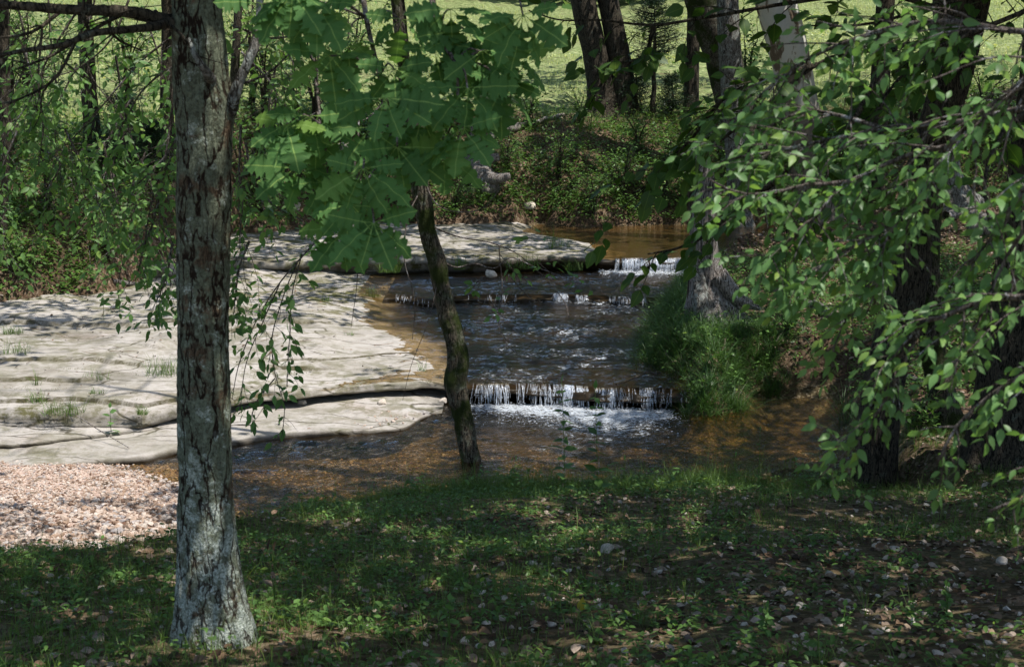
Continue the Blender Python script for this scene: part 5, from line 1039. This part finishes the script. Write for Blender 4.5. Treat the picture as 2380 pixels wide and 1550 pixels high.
# ------------------------------------------------------------------ crowns overhead, unseen: leaf clumps placed along the sun to cast chosen shade
def poly(pts, z): return np.array([P(a, b, z)[:2] for a, b in pts])
LIT = [  # (outline on the ground, optical depth of the leaves between it and the sun, raggedness)
 (poly([(-300, 760), (60, 735), (430, 700), (560, 690), (700, 665), (880, 700), (1045, 800), (1062, 905), (980, 1000), (700, 1020), (560, 1030), (430, 1080), (420, 1190), (330, 1240), (100, 1290), (-300, 1300)], .25), .02),
 (poly([(-300, 735), (60, 715), (430, 690), (430, 750), (-300, 790)], .5), 1.0),
 (poly([(560, 650), (900, 650), (900, 700), (560, 740)], .55), .5),
 (poly([(400, 640), (700, 600), (1100, 600), (1450, 600), (1450, 550), (1100, 540), (700, 560), (540, 575)], .8), 1.15),
 (poly([(1250, 540), (1600, 540), (1600, 600), (1440, 600)], .75), .25),
 (poly([(1430, 596), (1610, 596), (1600, 660), (1400, 650)], .55), .1),
 (poly([(1060, 700), (1480, 700), (1480, 890), (1085, 890)], .3), 1.5),
 (poly([(1085, 890), (1330, 890), (1450, 940), (1530, 1010), (1150, 1030), (1085, 960)], .05), .1),
 (poly([(1230, 690), (1300, 690), (1500, 715), (1470, 740), (1250, 720)], .45), .3),
 (poly([(560, 1040), (900, 1060), (1080, 1100), (900, 1150), (560, 1190)], -.1), .8),
 (poly([(1540, 740), (1720, 770), (1760, 850), (1600, 900), (1540, 830)], .6), .35),
 (poly([(1600, 600), (1680, 600), (1700, 700), (1600, 720)], .9), .5),
 (poly([(1640, 980), (1960, 960), (1960, 1060), (1700, 1080)], -.05), 2.4),
 (poly([(1760, 580), (2010, 600), (2050, 760), (1800, 760)], .8), .35),
 (poly([(2080, 780), (2250, 780), (2300, 1100), (2080, 1100)], .7), .7),
 (poly([(2180, 440), (2380, 480), (2380, 620), (2160, 560)], 1.3), .5),
 (poly([(1280, 430), (1600, 430), (1600, 525), (1280, 525)], 1.1), .6),
 (poly([(1180, 430), (1260, 430), (1260, 520), (1180, 520)], 1.), .4),
 (poly([(30, 380), (160, 380), (160, 480), (30, 480)], 2), .5),
]
def tau(x, y):
    ne, fa, rt_, be, ba, dn_, dt2, dr2 = land(x, y)
    t = np.full(x.shape, 2.7); t = np.where((dt2 > 0) & (dt2 < 5.5), np.where(x < -3, 3.0, 1.75), t)
    t = np.where(dt2 > 5.2, .08+1.2*ss(0.10, .35, fbm(x*.12, y*.12, 0, 91)), t)
    t = np.where((dt2 > 5.2) & (y > 56), 1.6+1.2*fbm(x*.1, y*.1, 0, 93), t)
    xx, yy = x+.18*fbm(x*1.6, y*1.6, 0, 94), y+.18*fbm(x*1.6, y*1.6, 5, 95)
    for p_, v_ in LIT: t = np.where(sdf(p_, xx, yy) > 0, v_, t)
    base_ = gp(520, 1420, 4.5, 9); d_ = np.hypot((x-base_[0]-.0)/.55, (y-base_[1]-.05)/.45); t = np.where(d_ < 1, .5, t)
    n1 = fbm(x*1.5, y*1.5, 0, 96, 3); t = np.where((dt2 > 0) & (dt2 < 5.5), (t*(1+1.5*fbm(x*.7, y*.7, 0, 98))).clip(.3, 6), t); return np.where(t > 2, t*(1.0+1.2*n1), t*(1+2.4*n1)+.0).clip(0, 6)
cell = .30
cx, cyg = [v.ravel() for v in np.meshgrid(np.arange(-15, 15, cell), np.arange(4.2, 50, cell))]
gx = cx+U(-.15, .15, len(cx)); gy = cyg+U(-.15, .15, len(cx)); cnt = rng.poisson(tau(gx, gy)*.85)
cnt = np.where(np.abs(gx) > gy*.42+2.5, np.minimum(cnt, 1), cnt)
gx, gy = np.repeat(gx, cnt), np.repeat(gy, cnt); gz = H(gx, gy); n = len(gx)
lo = np.maximum(CAMZ+.0566*gy+.9-gz, 3.2); hgt = lo+U(0, 1, n)**1.3*np.where(gy > 21, .8, 4.)
qx, qy, qz = gx+S[0]/S[2]*hgt, gy+S[1]/S[2]*hgt, gz+hgt
def thin(z, x0, x1, y0, y1, p):     # openings cut in the unseen crowns to sunlight the hanging branches and trunk foot
    t_ = (qz-z)/S[2]; ax, ay = qx-S[0]*t_, qy-S[1]*t_
    return (ax > x0) & (ax < x1) & (ay > y0) & (ay < y1) & (t_ > .2) & (rng.random(len(qx)) > p)
drop = thin(4.2, .6, 2.6, 2.6, 4.5, .05) | thin(4.7, -1.3, .2, 4.1, 5.0, .22) | thin(3.6, .9, 2.4, 2.9, 4.2, .15) | thin(4.5, -4.2, -1.4, 9.3, 12, .75) | thin(1.9, -1.4, -.8, 5.5, 6.15, .02)
qx, qy, qz = qx[~drop], qy[~drop], qz[~drop]
CR = np.array([(c[0], c[1]) for c in SHADE_CROWNS]); own = np.argmin((qx[:, None]-CR[:, 0])**2+(qy[:, None]-CR[:, 1])**2, axis=1)
for i, (_, _, t, b_) in enumerate(SHADE_CROWNS):
    m = own == i
    if not m.any(): continue
    k_ = 9; c = np.repeat(np.stack([qx[m], qy[m], qz[m]], 1), k_, 0); N = len(c); c = c+rng.normal(0, .15, (N, 3))
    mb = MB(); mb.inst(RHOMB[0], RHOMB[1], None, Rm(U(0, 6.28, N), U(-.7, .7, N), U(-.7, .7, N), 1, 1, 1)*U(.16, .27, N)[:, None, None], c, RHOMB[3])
    mb.build('shade_crown', MAT['shade_crown'], t, b_)
# unseen woods beyond the meadow, added for reflections and light around the picture
n = 42000; a = U(-1.35, 1.35, n); rad = U(78, 105, n); x = rad*np.sin(a)*1.1; y = rad*np.cos(a)*.95+4; keep = (np.abs(x) > y*.42) | (y > 77); x, y = x[keep], y[keep]; n = len(x)
z = H(x, y)+rng.random(n)**.8*9*(.7+.5*fbm(x*.12, y*.12, 0, 97)); mb = MB()
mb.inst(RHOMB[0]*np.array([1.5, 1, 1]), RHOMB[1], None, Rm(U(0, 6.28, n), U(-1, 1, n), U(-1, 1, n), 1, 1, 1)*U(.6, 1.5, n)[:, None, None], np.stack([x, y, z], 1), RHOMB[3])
tag(mb.build('unseen_woods', MAT['shade_crown']), kind='stuff')
# the single yellow leaf standing in the litter
g = nearg(1350, 1428); g[2] = float(H(g[0], g[1]))+.012; mb = MB()
mb.inst(ROUND[0], ROUND[1], ROUND[2], basis(np.array([[.12, -.25, 1.]]), np.array([[0., -1., .2]]), np.array([.075])), np.zeros((1, 3)), ROUND[3])
YL = leaf_mat('yellow_leaf', (.42, .34, .05), var=.1, trans=.35); o = mb.build('fallen_leaf', YL); o.location = g
tag(o, 'single yellow leaf standing upright among the stones of the near bank', 'leaf')
